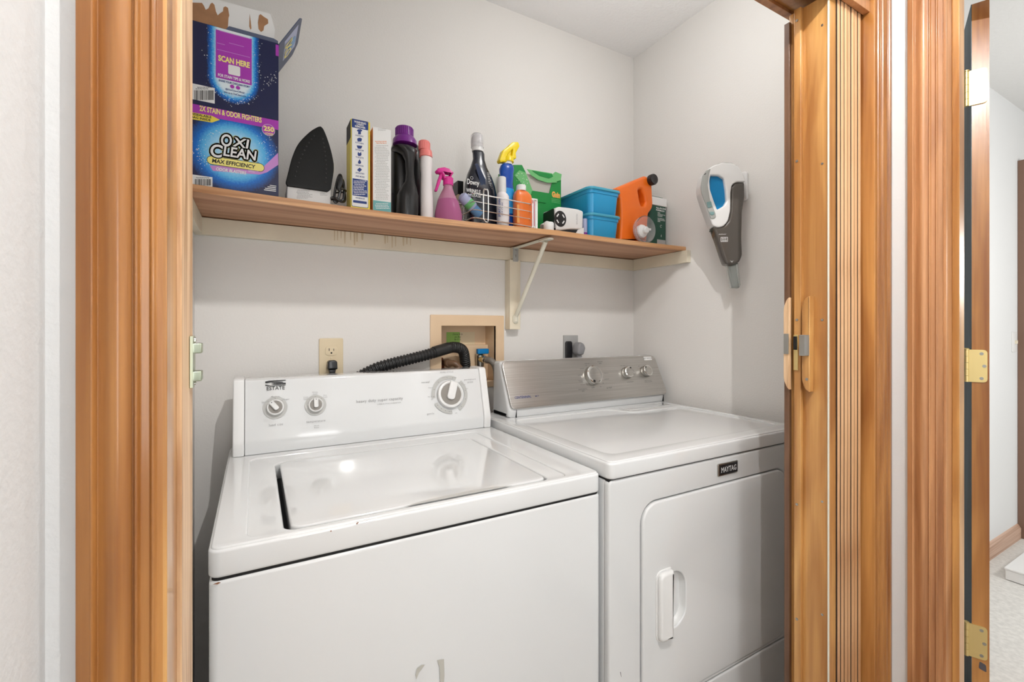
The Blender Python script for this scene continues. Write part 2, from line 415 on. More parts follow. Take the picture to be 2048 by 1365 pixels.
for i in range(n):
    if sl0 is None:
        b = shape(B(), rpoly([(x0, .512), (x0+wd-.0034, .512), (x0+wd-.0034, .604), (x0, .604)], .0015, 2), .022, ZT, 'z')
        sl0 = obj('slat', b, 'slat_wood', ad)
    else:
        c = sl0.copy(); S_.collection.objects.link(c); c.parent = ad; c.location.x += wd*i; c.location.y += random.uniform(-.0012, .0012)
h0 = None
for i in range(n):
    if h0 is None: h0 = obj('gap_shade', box(B(), x0-.0026, x0+.0001, .5126, .59, .022, ZT), 'oak_shadow', ad)  # dark strips that put the shade between the slats into colour
    else: c = h0.copy(); S_.collection.objects.link(c); c.parent = ad; c.location.x += wd*i
# handle plates with latch
def grip(x, xs, y0, y1, name, m):
    zt, zb = px(1622, 592, x).z, px(1625, 786, x).z
    mid = (y0+y1)/2
    pts = [(y0, zt), (y1-.008, zt-.004), (y1, zt-.022), (y1, zb+.022), (y1-.008, zb+.004), (y0, zb)]
    return obj(name, shape(B(), rpoly(pts, [.002, .006, .01, .01, .006, .002], 3), x, x+xs, 'x', .002), m, ad)
g = grip(PXL-.020, .020, .5450, .5615, 'handle_front', 'oak_light')
zc = px(1607, 690, PXL-.018).z
obj('latch_lever', shape(B(), [(PXL-.032, .549), (PXL-.019, .5455), (PXL-.019, .560), (PXL-.032, .560)], zc-.024, zc+.022, 'z', .0015), 'nickel', g, label='grey metal latch lever')
obj('screw', lathe(B(), [(.003, 0), (.003, .0012)], (0, 0, 0), 12, mtx=None), 'nickel', g)
g.children[-1].location = Vector((PXL-.020-.0006, .550, zc-.075)) - g.location - ad.location; g.children[-1].rotation_euler = (0, -PI/2, 0)
g2 = grip(PXL-.0205, .010, .588, .601, 'handle_rear', 'oak_pale')
obj('latch_plate', box(B(), PXL-.0235, PXL-.0206, .588, .599, zc-.022, zc+.024), 'nickel', g2, bevel=.001)
lk = obj('latch_case', box(B(), PXL-.0120, PXL-.0098, .5735, .583, zc-.058, zc+.022), 'brass', ad, bevel=.0005)
obj('latch_hook', box(B(), PXL-.0150, PXL-.0121, .575, .582, zc-.012, zc+.018), 'gap', lk, bevel=.0005)
scr = B()
for v in (40, 322, 640, 1010, 1240):
    q = px(1594, v, PXL-.012); lathe(scr, [(.0028, 0), (.0028, .001)], (PXL-.0111, .5765, q.z), 10, 'x')
    q = px(1664, v, PXL); lathe(scr, [(.0025, 0), (.0025, .001)], (PXL-.0008, .529, q.z), 10, 'x')
obj('screws', scr, 'nickel', ad, stuff=True)
# strike on the left jamb
sk = thing('strike_plate', 'greenish metal strike bracket on the left door jamb edge', 'strike plate', (-.06, .6, 1.18))
zt, zb = px(364, 675, -.06).z, px(364, 795, -.06).z
obj('plate', box(B(), -.0618, -.0585, .600, .622, zb, zt), 'zinc', sk, bevel=.0006)
for z in (zt-.0135, zb+.0125):
    obj('tab', shape(B(), rpoly([(-.0588, .600), (-.051, .603), (-.051, .620), (-.0588, .622)], .001, 2), z-.0055, z+.0055, 'z', .001), 'zinc', sk)
for z in (zt-.0045, zb+.004):
    obj('screw', lathe(B(), [(.0028, 0), (.0024, .0015), (.001, .002)], (-.0585, .613, z), 12, 'x'), 'chrome', sk)

# ------------------------------------------------------------------ bedroom door, open, with three brass hinges
dr = thing('door_2', 'x', 'door', (1.41, .37, 0)); del dr['label']; del dr['category']; dr['kind'] = 'structure'
A0 = py(1943.5, 8, .386).to_2d(); A1 = py(1979, 8, .360).to_2d()      # the two arrises of the hinge edge
e = (A1 - A0).normalized(); lf = Vector((-e.y, e.x)); lf = lf if lf.x > 0 else -lf
th = .035
A1 = A0 + e*(A1-A0).length
pts = [A0, A1, A1 + lf*.76, A0 + lf*.76]
LT = 1.944
obj('door_leaf', shape(B(), [tuple(p) for p in pts], .012, LT, 'z', .001), 'oak', dr)
q = [A0 - e*.0012, A0 - e*.0002, A0 - e*.0002 + lf*.76, A0 - e*.0012 + lf*.76]
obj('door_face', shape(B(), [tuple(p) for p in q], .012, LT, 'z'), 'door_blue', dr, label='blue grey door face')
for vt, vb in ((138, 208), (700, 765), (1252, 1318)):
    zt, zb = py(1940, vt, .385).z, py(1940, vb, .385).z
    Mx = Matrix(((e.x, 0, -lf.x, A0.x), (e.y, 0, -lf.y, A0.y), (0, 1, 0, 0), (0, 0, 0, 1)))
    W = (A1-A0).length*.88
    h = obj('hinge', shape(B(), rpoly([(-.006, zb), (W, zb), (W, zt), (-.006, zt)], [.0005, .008, .008, .0005]), .0004, .0026, mtx=Mx), 'brass', dr)
    for k, (a, c) in enumerate(((.62, .88), (.80, .5), (.62, .12))):
        s = shape(B(), circ(W*a, zb + (zt-zb)*c, .0034, 14), .0027, .0034, mtx=Mx); so_ = obj('screw', s, 'nickel', h)
        sl_ = B(); flat(sl_, [(W*a-.002, zb+(zt-zb)*c-.0005), (W*a+.002, zb+(zt-zb)*c-.0005), (W*a+.002, zb+(zt-zb)*c+.0005), (W*a-.002, zb+(zt-zb)*c+.0005)], .0036, mtx=Mx); flat(sl_, [(W*a-.0005, zb+(zt-zb)*c-.002), (W*a+.0005, zb+(zt-zb)*c-.002), (W*a+.0005, zb+(zt-zb)*c+.002), (W*a-.0005, zb+(zt-zb)*c+.002)], .0036, mtx=Mx); me_ = so_.data; b2 = bmesh.new(); b2.from_mesh(me_); sl_.free(); b2.free()
    kn = B(); P0 = A0 - e*.009 - lf*.003
    for k in range(5):
        a, c = zb + (zt-zb)*k/5, zb + (zt-zb)*(k+1)/5 - .0006
        lathe(kn, [(.0042, a), (.0042, c)], (P0.x, P0.y, 0), 14)
    lathe(kn, [(.0052, zt), (.0052, zt+.002), (.003, zt+.0035)], (P0.x, P0.y, 0), 14); obj('knuckle', kn, 'brass', h)
sc_ = shape(B(), rpoly([(W*.45, zb-.022), (W*.95, zb-.026), (W*.92, zb-.010), (W*.50, zb-.006)], .003), .0003, .0006, mtx=Mx); obj('worn_patch', sc_, 'scuff_dark', dr, label='dark worn patch under the lowest hinge')
sw = thing('light_switch', 'white light switch on the far bedroom wall beside the door frame', 'light switch', (3.78, BYW, 1.13))
obj('plate', shape(B(), rr(3.735, 3.812, 1.075, 1.19, .004), BYW-.006, BYW, 'y', .002), 'white', sw)
obj('toggle', box(B(), 3.770, 3.780, BYW-.016, BYW-.004, 1.122, 1.142), 'cream', sw, bevel=.002)
q = pz(2010, 1160, 0)
lb = thing('low_box', 'flat white box lying on the bedroom carpet near the baseboard', 'box', (q.x+.2, q.y, 0))
obj('body', box(B(), q.x, q.x+.45, q.y-.17, q.y, .002, .05), 'white', lb, bevel=.004)
obj('lid', box(B(), q.x-.003, q.x+.453, q.y-.173, q.y+.003, .050, .060), 'white', lb, bevel=.003)

# ================================================================== shelf
SX0, SX1, SY0, ZS0, ZS1 = XL+.001, XR-.001, 1.190, 1.507, 1.5225
def sag(x, y):
    f = max(0, (YB - y)/.277)
    s = .0085*math.sin(PI*(x-XL)/.97) if x < .83 else .002*math.sin(PI*(x-.83)/.605)
    return -s*f
def SH(x, y=1.24): return ZS1 + sag(x, y) + .0003
sh = thing('wall_shelf', 'long wood-veneer shelf spanning the closet above the machines, resting on cream cleats', 'shelf', (.65, YB, 1.5))
bm = B(); nx = 60
rws = []
cs = [(YB-.001, ZS0), (SY0+.004, ZS0), (SY0+.001, ZS0+.002), (SY0, ZS0+.005), (SY0, ZS1-.005), (SY0+.001, ZS1-.002), (SY0+.004, ZS1), (YB-.001, ZS1)]
rings(bm, [[(SX0+(SX1-SX0)*i/nx, y, z+sag(SX0+(SX1-SX0)*i/nx, y)) for y, z in cs] for i in range(nx+1)])
obj('board', bm, 'shelf_board', sh)
bm = B()
rings(bm, [[(x, y, z+sag(x, y)) for y, z in ((SY0-.0012, ZS0-.0005), (SY0+.004, ZS0-.001), (SY0+.004, ZS0+.003), (SY0+.004, ZS1-.003), (SY0+.004, ZS1+.0006), (SY0-.0012, ZS1))]
           for x in [SX0+(SX1-SX0)*i/nx for i in range(nx+1)]])
obj('edge_band', bm, 'shelf_edge', sh, bevel=.001)
CZ = 1.460
obj('back_cleat', box(B(), XL+.001, XR-.001, YB-.019, YB-.0005, CZ, ZS0-.002), 'cream', sh, bevel=.001)
obj('side_cleat', box(B(), XL+.0005, XL+.018, SY0-.018, YB-.0195, CZ, ZS0-.001), 'cream', sh, bevel=.001)
obj('side_cleat', box(B(), XR-.020, XR-.0005, SY0-.022, YB-.0195, CZ, ZS0-.001), 'cream', sh, bevel=.001)
# stain runs on the back cleat
m = mat('cream_stain', (.66, .55, .36), .5, var=.08)
bm = B()
for u in (668, 674, 681, 688, 700, 707, 712, 722, 768, 774, 783, 790, 805, 812, 820):
    x = py(u, 480, YB-.0195).x; wdt = random.uniform(.003, .008); l = random.uniform(.020, .040)
    flat(bm, [(x, ZS0-.003), (x+wdt, ZS0-.003), (x+wdt*.8, ZS0-.003-l), (x+wdt*.2, ZS0-.003-l)], YB-.0193)
obj('stain', bm, 'cream_stain', sh, label='brown drip stains', stuff=True)
# bracket
bk = thing('shelf_bracket', 'cream metal shelf bracket screwed to a vertical cream board', 'bracket', (.82, YB, 1.33))
bxc = .820
obj('backer_board', box(B(), .7975, .8415, YB-.038, YB-.0195, 1.207, 1.459), 'cream', bk, bevel=.0015)
bb2 = box(B(), .7975, .8415, YB-.0195, YB-.0005, 1.207, 1.459); obj('backer_board', bb2, 'cream', bk, bevel=.0015)
YP = YB-.0385
obj('wall_plate', shape(B(), rpoly([(bxc-.011, 1.452), (bxc+.011, 1.452), (bxc+.011, 1.506), (bxc-.011, 1.506)], .005), YP-.003, YP, 'y', .0008), 'grey_plastic', bk)
obj('back_spacer', box(B(), bxc-.010, bxc+.010, YP, YB-.0195, 1.462, 1.504), 'cream', bk)
obj('arm', box(B(), bxc-.011, bxc+.011, 1.215, YP, 1.4995, 1.5025), 'cream_metal', bk, bevel=.001)
obj('arm_end', shape(B(), rpoly([(bxc-.012, 1.198), (bxc+.012, 1.198), (bxc+.012, 1.262), (bxc-.012, 1.262)], .011), 1.4945, 1.4993, 'z', .0015), 'cream_metal', bk)
obj('strut', tube(B(), smooth_path([(bxc, 1.232, 1.492), (bxc, YP-.020, 1.275), (bxc, YP-.004, 1.255), (bxc, YP-.003, 1.235)], 5), .0075, 12), 'cream_metal', bk)
obj('strut_foot', shape(B(), rr(bxc-.011, bxc+.011, 1.228, 1.262, .0105), YP-.004, YP, 'y', .001), 'cream_metal', bk)
for z in (1.492, 1.472, 1.238): obj('screw', lathe(B(), [(.004, 0), (.0035, .002), (.001, .0025)], (bxc, YP-.0035, z), 14, 'y'), 'nickel', bk)
obj('screw', lathe(B(), [(.004, -.002), (.004, 0)], (bxc, 1.215, 1.4945), 14), 'nickel', bk)

# ================================================================== outlets, washer box, hoses
def outlet():
    o = thing('wall_outlet', 'almond duplex wall outlet with a black plug in its lower socket', 'outlet', (.2, YB, 1.14))
    x0, x1 = .166, .234; cx = .200
    obj('cover_plate', shape(B(), rr(x0, x1, 1.062, 1.181, .004), YB-.006, YB, 'y', .002), 'almond', o)
    for z in (1.143, 1.100):
        s = obj('socket', shape(B(), rpoly([(cx-.017, z-.009), (cx-.010, z-.0145), (cx+.010, z-.0145), (cx+.017, z-.009), (cx+.017, z+.009), (cx+.010, z+.0145), (cx-.010, z+.0145), (cx-.017, z+.009)], .004, 3), YB-.008, YB-.0055, 'y', .0008), 'almond', o)
        b = B(); flat(b, [(cx-.0075, z), (cx-.0055, z), (cx-.0055, z+.008), (cx-.0075, z+.008)], YB-.0084); flat(b, [(cx+.0055, z), (cx+.0072, z), (cx+.0072, z+.007), (cx+.0055, z+.007)], YB-.0084)
        flat(b, circ(cx, z-.006, .0026, 14), YB-.0084); obj('slots', b, 'gap', s)
    obj('screw', lathe(B(), [(.003, 0), (.0025, .001)], (cx, YB-.006, 1.1215), 12, 'y'), 'almond', o)
outlet()
pc = thing('power_cord', 'black washer plug and cord in the almond outlet', 'plug', (.2, YB, 1.08))
obj('plug', shape(B(), rpoly([(.186, 1.089), (.214, 1.089), (.213, 1.112), (.208, 1.116), (.192, 1.116), (.187, 1.112)], .003), YB-.035, YB-.0088, 'y', .004), 'black', pc)
obj('strain_relief', shape(B(), [(.190, 1.089), (.210, 1.089), (.206, 1.070), (.194, 1.070)], YB-.030, YB-.014, 'y', .003), 'black', pc)
obj('cord', tube(B(), smooth_path([(.2, YB-.022, 1.075), (.2, YB-.022, 1.03), (.205, YB-.03, .95), (.21, YB-.03, .6)]), .0042), 'black', pc)
do = thing('dryer_outlet', 'grey dryer outlet with a thick grey plug behind the steel console', 'outlet', (1.09, YB, 1.14))
obj('cover_plate', shape(B(), rr(1.058, 1.127, 1.08, 1.183, .002), YB-.008, YB, 'y', .001), 'grey_box', do)
obj('socket_face', shape(B(), rr(1.062, 1.092, 1.085, 1.160, .008), YB-.018, YB-.008, 'y', .003), 'black', do)
dp = thing('dryer_plug', 'chunky grey angled plug in the dryer outlet', 'plug', (1.10, YB, 1.12))
obj('plug', shape(B(), rpoly([(1.086, 1.115), (1.090, 1.145), (1.103, 1.158), (1.120, 1.150), (1.127, 1.133), (1.118, 1.108), (1.095, 1.105)], .006), YB-.06, YB-.0185, 'y', .009), 'grey_plug', dp)
obj('cord', tube(B(), smooth_path([(1.106, YB-.04, 1.115), (1.108, YB-.04, 1.08), (1.11, YB-.04, 1.0), (1.11, YB-.04, .7)]), .011), 'grey_plug', dp)

wb = thing('washer_box', 'recessed tan washer supply box in the back wall', 'outlet box', (.65, YB, 1.14))
fx0, fx1, fz0, fz1 = .511, .792, 1.0, 1.257
obj('frame', shape(B(), [rr(fx0, fx1, fz0, fz1, .004), rr(BX0+.006, BX1-.002, BZ0+.004, BZ1-.001, .001, 1)], YB-.005, YB, 'y', .0018), 'almond_box', wb)
bm = B(); D = YB+.085
vs = [bm.verts.new(p) for p in ((BX0, YB, BZ0), (BX1, YB, BZ0), (BX1, YB, BZ1), (BX0, YB, BZ1), (BX0, D, BZ0), (BX1, D, BZ0), (BX1, D, BZ1), (BX0, D, BZ1))]
for f in ((4,5,6,7), (0,1,5,4), (1,2,6,5), (2,3,7,6), (3,0,4,7)): bm.faces.new([vs[i] for i in f])
obj('recess', bm, 'almond_box', wb)
obj('ledge', box(B(), BX0, BX1, YB+.064, D, BZ0, 1.150), 'almond_box', wb, bevel=.001)
obj('inspection_tag', box(B(), .603, .655, D-.0015, D-.0006, 1.135, 1.197), 'green_note', wb, label='green inspection tag with handwriting')
lab = box(B(), .655, .715, D-.0013, D-.0006, 1.147, 1.197); obj('paper_label', lab, 'almond', wb)
bm = B()
for i, s in enumerate(('Danny 8-2x', 'Jan Bay', 'By D. L.', '------')): text(bm, s, .646, 1.189-i*.0095, D-.002, .0085, shear=.3)
obj('handwriting', bm, 'print_dark', wb)
# valves
vx = .713
v1 = thing('water_valve', 'blue-handled cold water valve in the tan washer box', 'valve', (vx, YB+.04, 1.09))
obj('body', lathe(B(), [(.011, 1.045), (.012, 1.06), (.015, 1.075), (.015, 1.112), (.010, 1.118)], (.718, YB+.045, 0), 20), 'nickel', v1)
obj('handle', shape(B(), rpoly([(.697, YB+.016), (.744, YB+.020), (.744, YB+.040), (.697, YB+.036)], .006), 1.118, 1.137, 'z', .003), 'valve_blue', v1)
obj('outlet', lathe(B(), [(.011, 0), (.011, .035)], (.718, YB+.035, 1.098), 20, 'y'), 'brass', v1)
v2 = thing('water_valve', 'brown hot water valve half hidden behind the drain hose', 'valve', (.575, YB+.04, 1.09))
obj('body', lathe(B(), [(.012, 1.03), (.016, 1.06), (.016, 1.10), (.01, 1.108)], (.563, YB+.045, 0), 20), 'red_brown', v2)
obj('outlet', lathe(B(), [(.013, 0), (.013, .030)], (.575, YB+.032, 1.092), 20, 'y'), 'hose_brown', v2)
h1 = thing('supply_hose', 'grey supply hose curving down from the blue valve', 'hose', (.71, YB-.02, 1.05))
obj('coupling', lathe(B(), [(.013, 0), (.0135, .012), (.011, .016)], (.718, YB+.002, 1.098), 20, 'y'), 'chrome', h1)
obj('hose', tube(B(), smooth_path([(.718, YB-.010, 1.098), (.726, YB-.030, 1.096), (.738, YB-.040, 1.075), (.742, YB-.042, 1.03), (.738, YB-.044, .9), (.72, YB-.044, .7)]), .0115, 14), 'hose_grey', h1)
h2 = thing('supply_hose', 'brown supply hose curving behind the black drain hose', 'hose', (.59, YB-.02, 1.05))
obj('coupling', lathe(B(), [(.015, 0), (.0155, .012), (.012, .018)], (.575, YB+.002, 1.092), 20, 'y'), 'hose_brown', h2)
obj('hose', tube(B(), smooth_path([(.575, YB-.012, 1.092), (.592, YB-.026, 1.090), (.612, YB-.034, 1.065), (.622, YB-.036, 1.03), (.625, YB-.038, .9), (.62, YB-.044, .7)]), .011, 14), 'hose_brown', h2)
dh = thing('drain_hose', 'black corrugated drain hose arching into the washer box', 'hose', (.48, YB-.04, 1.1))
p = [py(700, 765, YB-.04), py(742, 742, YB-.04), py(775, 730, YB-.04), py(850, 711, YB-.04), py(886, 700, YB-.03)]
pth = smooth_path(p, 30)
q = smooth_path([py(886, 700, YB-.03), py(908, 695, YB-.02), py(925, 701, YB+.0), py(930, 722, YB+.02), py(931, 745, YB+.035), py(931, 775, YB+.038)], 22)
def corr(path, r0, r1, step):
    out, rad, acc = [], [], 0
    # resample
    L_ = [0]
    for i in range(1, len(path)): L_.append(L_[-1] + (path[i]-path[i-1]).length)
    nn = int(L_[-1]/step); j = 0
    for k in range(nn+1):
        s = L_[-1]*k/nn
        while j < len(L_)-2 and L_[j+1] < s: j += 1
        t = (s-L_[j])/max(1e-9, L_[j+1]-L_[j]); out.append(path[j].lerp(path[j+1], t)); rad.append(r1 if (k % 4) < 2 else r0)
    return out, rad
a, ra = corr(pth, .0150, .0182, .0026); obj('corrugated_tube', tube(B(), a, ra, 18), 'rubber', dh)
a, ra = corr(q, .0168, .0188, .0020); obj('elbow', tube(B(), a, ra, 20), 'rubber', dh)
a = smooth_path([py(868, 705, YB-.035), py(898, 696, YB-.026)], 4); obj('collar', tube(B(), a, .0192, 20), 'rubber', dh)

# ================================================================== washer
wa = thing('washing_machine', 'white top-loading washer with a white slanted control console', 'washing machine', (.3, 1.08, 0))
WX0, WX1, WY0, WY1, WZG, WZT = -.058, .6515, .761, 1.40, .8585, .9015
bm = shape(B(), rr(WX0+.001, WX1-.001, WY0+.001, WY1, .012), .02, WZG-.004, 'z', .005)
obj('cabinet', bm, 'enamel_side', wa)
obj('gap_strip', shape(B(), rr(WX0+.004, WX1-.004, WY0+.004, WY1-.01, .010), WZG-.006, WZG+.004, 'z'), 'gap', wa)
lid = rpoly([(.050, 1.186), (.534, 1.186), (.517, .786), (.492, .778), (.072, .7905), (.046, .802)], [.004, .006, .016, .0, .0, .018])
LX0, LX1, LY0, LY1 = .046, .530, .790, 1.188
hole = rr(LX0-.006, LX1+.004, LY0-.004, LY1+.003, .020)
obj('top_panel', shape(B(), [rr(WX0, WX1, WY0, WY1, .016), hole], WZG, WZT-.003, 'z', .0045, segs=4), 'enamel', wa)
obj('top_rim', shape(B(), [rr(WX0+.003, WX1-.003, WY0+.003, WY1-.003, .014), rr(-.010, .575, .7765, 1.246, .022)], WZT-.0065, WZT, 'z', .0032, segs=4), 'enamel', wa)
obj('lid_well', shape(B(), rr(LX0-.012, LX1+.010, LY0-.010, LY1+.008, .02), WZG-.02, WZG-.006, 'z'), 'gap', wa)
sc = [(.23, LY0), (.26, LY0+.001), (.30, LY0+.005), (.36, LY0+.006), (.40, LY0+.003), (.43, LY0)]
lp = rr(LX0+.003, LX1, LY0, LY1, .018); 
obj('lid', shape(B(), lp, WZG+.01, WZT-.002, 'z', .004, segs=4), 'enamel', wa)
obj('lid_grip_shade', shape(B(), rpoly([(.225, LY0-.0045), (.445, LY0-.0045), (.405, LY0+.006), (.36, LY0+.010), (.31, LY0+.009), (.26, LY0+.004)], .004), WZT-.0019, WZT-.0015, 'z'), 'dial_grey', wa, label='flat grey patch painting the shade of the lid grip hollow')  # flat patch, the hollow's shade is put into its grey
# console
FO = Vector((0, 1.2735, .937)); FE = Vector((0, .0395, .1425)).normalized(); FN = Vector((1, 0, 0)).cross(FE)
WM = Matrix(((1, FE.x, FN.x, FO.x), (0, FE.y, FN.y, FO.y), (0, FE.z, FN.z, FO.z), (0, 0, 0, 1)))
def onface(Mx, u, v):
    o = Mx.translation; nrm = Mx.col[2].to_3d(); r = ray(u, v)
    p = CAM + r*((o-CAM).dot(nrm)/r.dot(nrm)); q = Mx.inverted() @ p; return q.x, q.y
cp = [(1.277, .9025), (1.2745, .936), (1.313, 1.079), (1.318, 1.0835), (1.385, 1.0835), (1.395, .9025)]
obj('console', shape(B(), rpoly(cp, [.001, .006, .004, .004, .01, .001], 4), -.0215, .6185, 'x', .0008), 'enamel', wa)
cp2 = [(1.2745, .902), (1.2715, .936), (1.311, 1.082), (1.317, 1.0865), (1.388, 1.0865), (1.398, .902)]
for xa, xb in ((-.047, -.0225), (.6195, .643)):
    obj('console_end_cap', shape(B(), rpoly(cp2, [.002, .006, .005, .005, .01, .002], 4), xa, xb, 'x', .004), 'white_plastic', wa)
def ringarc(r0, r1, a0, a1, c, n=30):
    A = [math.radians(a0 + (a1-a0)*i/n) for i in range(n+1)]
    return [(c[0]+r1*math.cos(a), c[1]+r1*math.sin(a)) for a in A] + [(c[0]+r0*math.cos(a), c[1]+r0*math.sin(a)) for a in reversed(A)]
def wknob(u, v, rr_, rk, ang, nm, big=False):
    c = onface(WM, u, v)
    if not big: obj('dial_ring', flat(B(), circ(c[0], c[1], rr_, 40), .0014, mtx=WM), 'dial_grey', wa, label='grey printed dial ring')
    else:
        for a0, a1 in ((62, 188), (-62, 45), (206, 272)):
            obj('dial_ring', flat(B(), ringarc(rk*1.15, rr_, a0, a1, c), .0014, mtx=WM), 'dial_grey', wa, label='grey printed dial arc')
    cc = Vector((c[0], c[1], 0))
    k = B(); T = WM @ Matrix.Translation(cc)
    lathe(k, [(rk, .0018), (rk*1.02, .008), (rk*.97, .0125), (rk*.86, .0135), (rk*.84, .0115), (0.001, .0115)], (0, 0, 0), 40, mtx=T, caps=False)
    ko = obj(nm, k, 'white_plastic', wa)
    obj('knob_face', flat(B(), circ(c[0], c[1], rk*.80, 36), .0119, mtx=WM), 'knob_taupe', ko, label='taupe knob face')
    R = WM @ Matrix.Translation(cc) @ Matrix.Rotation(math.radians(ang), 4, 'Z')
    wp = rk*.30
    g = obj('pointer', shape(B(), rpoly([(-rk*.42, -wp), (rk*.93, -wp), (rk*.93, wp), (-rk*.42, wp)], [wp, .001, .001, wp]), .011, .0195, bev=.002, mtx=R), 'white_plastic', ko)
    if not big: obj('dot', flat(B(), circ(rk*.72, 0, .0012, 10), .0197, mtx=R), 'print_dark', g)
    return c
c1 = wknob(550.5, 816, .0275, .0195, 128, 'load_size_knob')
c2 = wknob(631, 811, .0262, .0182, 90, 'temperature_knob')
c3 = wknob(899.5, 789.5, .0575, .0405, 70, 'cycle_knob', True)
bm = B(); bl = B()
def ft(b, Mx, s, u, v, size, d=.0015, **k): c = onface(Mx, u, v); text(b, s, c[0], c[1], d, size, mtx=Mx, **k)
for s, u, v, z in (('Small', 529, 805, .0085), ('Medium', 551, 794, .0085), ('Super', 573, 799, .0085), ('load size', 552, 850, .0125), ('Cold\nCold', 611, 797, .0075),
                   ('Warm\nCold', 630, 787, .0075), ('Hot\nCold', 650, 793, .0075), ('temperature', 632, 843, .0125), ('Wash\nRinse', 633, 854, .0075),
                   ('normal', 851, 765, .0125), ('Heavy', 861, 776, .008), ('No Soak', 862, 794, .008), ('permanent\npress', 940, 762, .0125), ('gentle', 861, 828, .0125),
                   ('SOAK CYCLE', 893, 745, .0105), ('Wash', 887, 756, .007), ('Rinse', 908, 756, .007), ('Off', 917, 766, .007), ('Light', 928, 770, .007), ('Med', 933, 778, .007), ('Off', 864, 800, .007), ('Off', 912, 827, .007)):
    ft(bl, WM, s, u, v, z*.64, space=1.12)
ft(bl, WM, 'heavy duty super capacity', 760, 800.5, .0118, space=1.05); ft(bl, WM, '2 SPEED 8 CYCLE COMBINATION', 778, 807.5, .0045)
obj('printed_text', bl, 'print_light', wa, stuff=True)
# emblem and name
a = onface(WM, 530.5, 769); b_ = onface(WM, 571.5, 765)
x0, x1, yb, yt = a[0], b_[0], a[1]-.006, a[1]+.0085
eb = B()
flat(eb, [(x0, yt-.0018), (x0+.010, yt-.0002), (x1, yt), (x1, yt-.002), (x0+.02, yt-.003), (x0+.004, yt-.0065), (x0, yt-.006)], .0015, mtx=WM)
flat(eb, circ((x0+x1)/2+.004, yt-.0055, (x1-x0)*.30, 24, .0016), .0016, mtx=WM)
flat(eb, [(x0+.013, yt-.0095), (x0+.02, yt-.0078), (x1, yt-.0075), (x1, yt-.0125), (x0+.025, yt-.0118)], .0015, mtx=WM)
flat(eb, [(x0, yt-.0095), (x0+.012, yt-.0128), (x1, yt-.0142), (x1, yt-.0150), (x0+.010, yt-.0142), (x0, yt-.0125)], .0015, mtx=WM)
text(eb, 'ESTATE', (x0+x1)/2, yt-.0205, .0015, .0135, mtx=WM, sx=.93, bold=.008)
obj('emblem', eb, 'print_dark', wa)
tk = B()
for ang in (150, 90, 30):
    for c, r in ((c1, .0235), (c2, .0225)): flat(tk, circ(c[0]+r*math.cos(math.radians(ang*.7+27)), c[1]+r*math.sin(math.radians(ang*.7+27)), .0008, 8), .0017, mtx=WM)
for k in range(14):
    an = math.radians((-50, -20, 10, 35, 75, 95, 130, 160, 184, 215, 232, 248, 262, 268)[k]); flat(tk, circ(c3[0]+.0515*math.cos(an), c3[1]+.0515*math.sin(an), .0011, 8), .0017, mtx=WM)
obj('dial_marks', tk, 'print_grey', wa, stuff=True)
# wear on the front: remains of a removed badge, chips
for poly in ([(834, 1338), (843, 1331), (850, 1330), (838, 1346), (833, 1360), (831, 1350)], [(874, 1321), (888, 1319), (889, 1352), (888, 1365), (880, 1365), (879, 1335)]):
    bm = B(); flat(bm, [(py(u, v, WY0).x, py(u, v, WY0).z) for u, v in poly], WY0-.0002)
    obj('badge_residue', bm, 'scuff', wa, label='grey glue residue of a removed badge')
bm = B()
for u, v, s in ((662, 1063, .0011), (714, 1048, .0012), (716, 1046, .001)): q = py(u, v, WY0-.0008); flat(bm, circ(q.x, q.z, s, 7), WY0-.0006)
q = py(432, 1168, WY0); flat(bm, [(q.x-.004, q.z), (q.x+.003, q.z+.0015), (q.x+.006, q.z), (q.x+.002, q.z-.0015)], WY0-.0002)
obj('paint_chips', bm, 'rust', wa, stuff=True)

# ================================================================== dryer
dy = thing('dryer', 'white front-loading dryer with a brushed steel control console', 'dryer', (1.02, 1.05, 0))
DX0, DX1, DYF, DYB, DZG, DZT = .6575, 1.395, .745, 1.385, .8865, .925
DXf0, DXf1, DZb, DZs = .7513, 1.315, .345, .8175
bm = shape(B(), rr(DX0+.001, DX1-.001, DYF+.012, DYB, .010), .02, DZG-.004, 'z', .003); obj('cabinet', bm, 'enamel_side', dy)
bw = B(); sx0, sx1, sz0, sz1 = .800, .893, .512, .640
fp = shape(B(), [rr(DX0+.001, DX1-.001, .335, DZG-.003, .010), rr(DXf0, DXf1, DZb, DZs, .047, 8)], DYF, DYF+.020, 'y', .0055, segs=4); obj('front_panel', fp, 'enamel_side', dy)
obj('toe_panel', shape(B(), rr(DX0+.001, DX1-.001, .03, .332, .008), DYF, DYF+.020, 'y', .004), 'enamel_side', dy)
obj('gap_strip', box(B(), DX0+.004, DX1-.004, DYF+.004, DYB-.01, DZG-.008, DZG+.004), 'gap', dy)
obj('door_gap', shape(B(), rr(DXf0-.006, DXf1+.006, DZb-.006, DZs+.006, .05), DYF+.013, DYF+.0135, 'y'), 'gap', dy)
door = obj('door', shape(B(), [rr(DXf0+.0022, DXf1-.0022, DZb+.0022, DZs-.0022, .0455, 8), rr(sx0, sx1, sz0, sz1, .040, 8)], DYF-.004, DYF+.012, 'y', .0045, segs=4), 'enamel_side', dy)
rs = []
for k in range(7):
    t = k/6; ins = .040*(1-math.cos(t*PI/2)); dep = .024*math.sin(t*PI/2)
    rs.append([(x, DYF-.001+dep, z) for x, z in rr(sx0+ins*.7, sx1-ins*.7, sz0+ins*.9, sz1-ins*.9, max(.002, .040-ins*.8), 8)])
bm = B(); rings(bm, rs, False); vs = [v for v in bm.verts][-len(rs[0]):]; bm.faces.new(vs)
obj('handle_recess', bm, 'white_plastic', door)
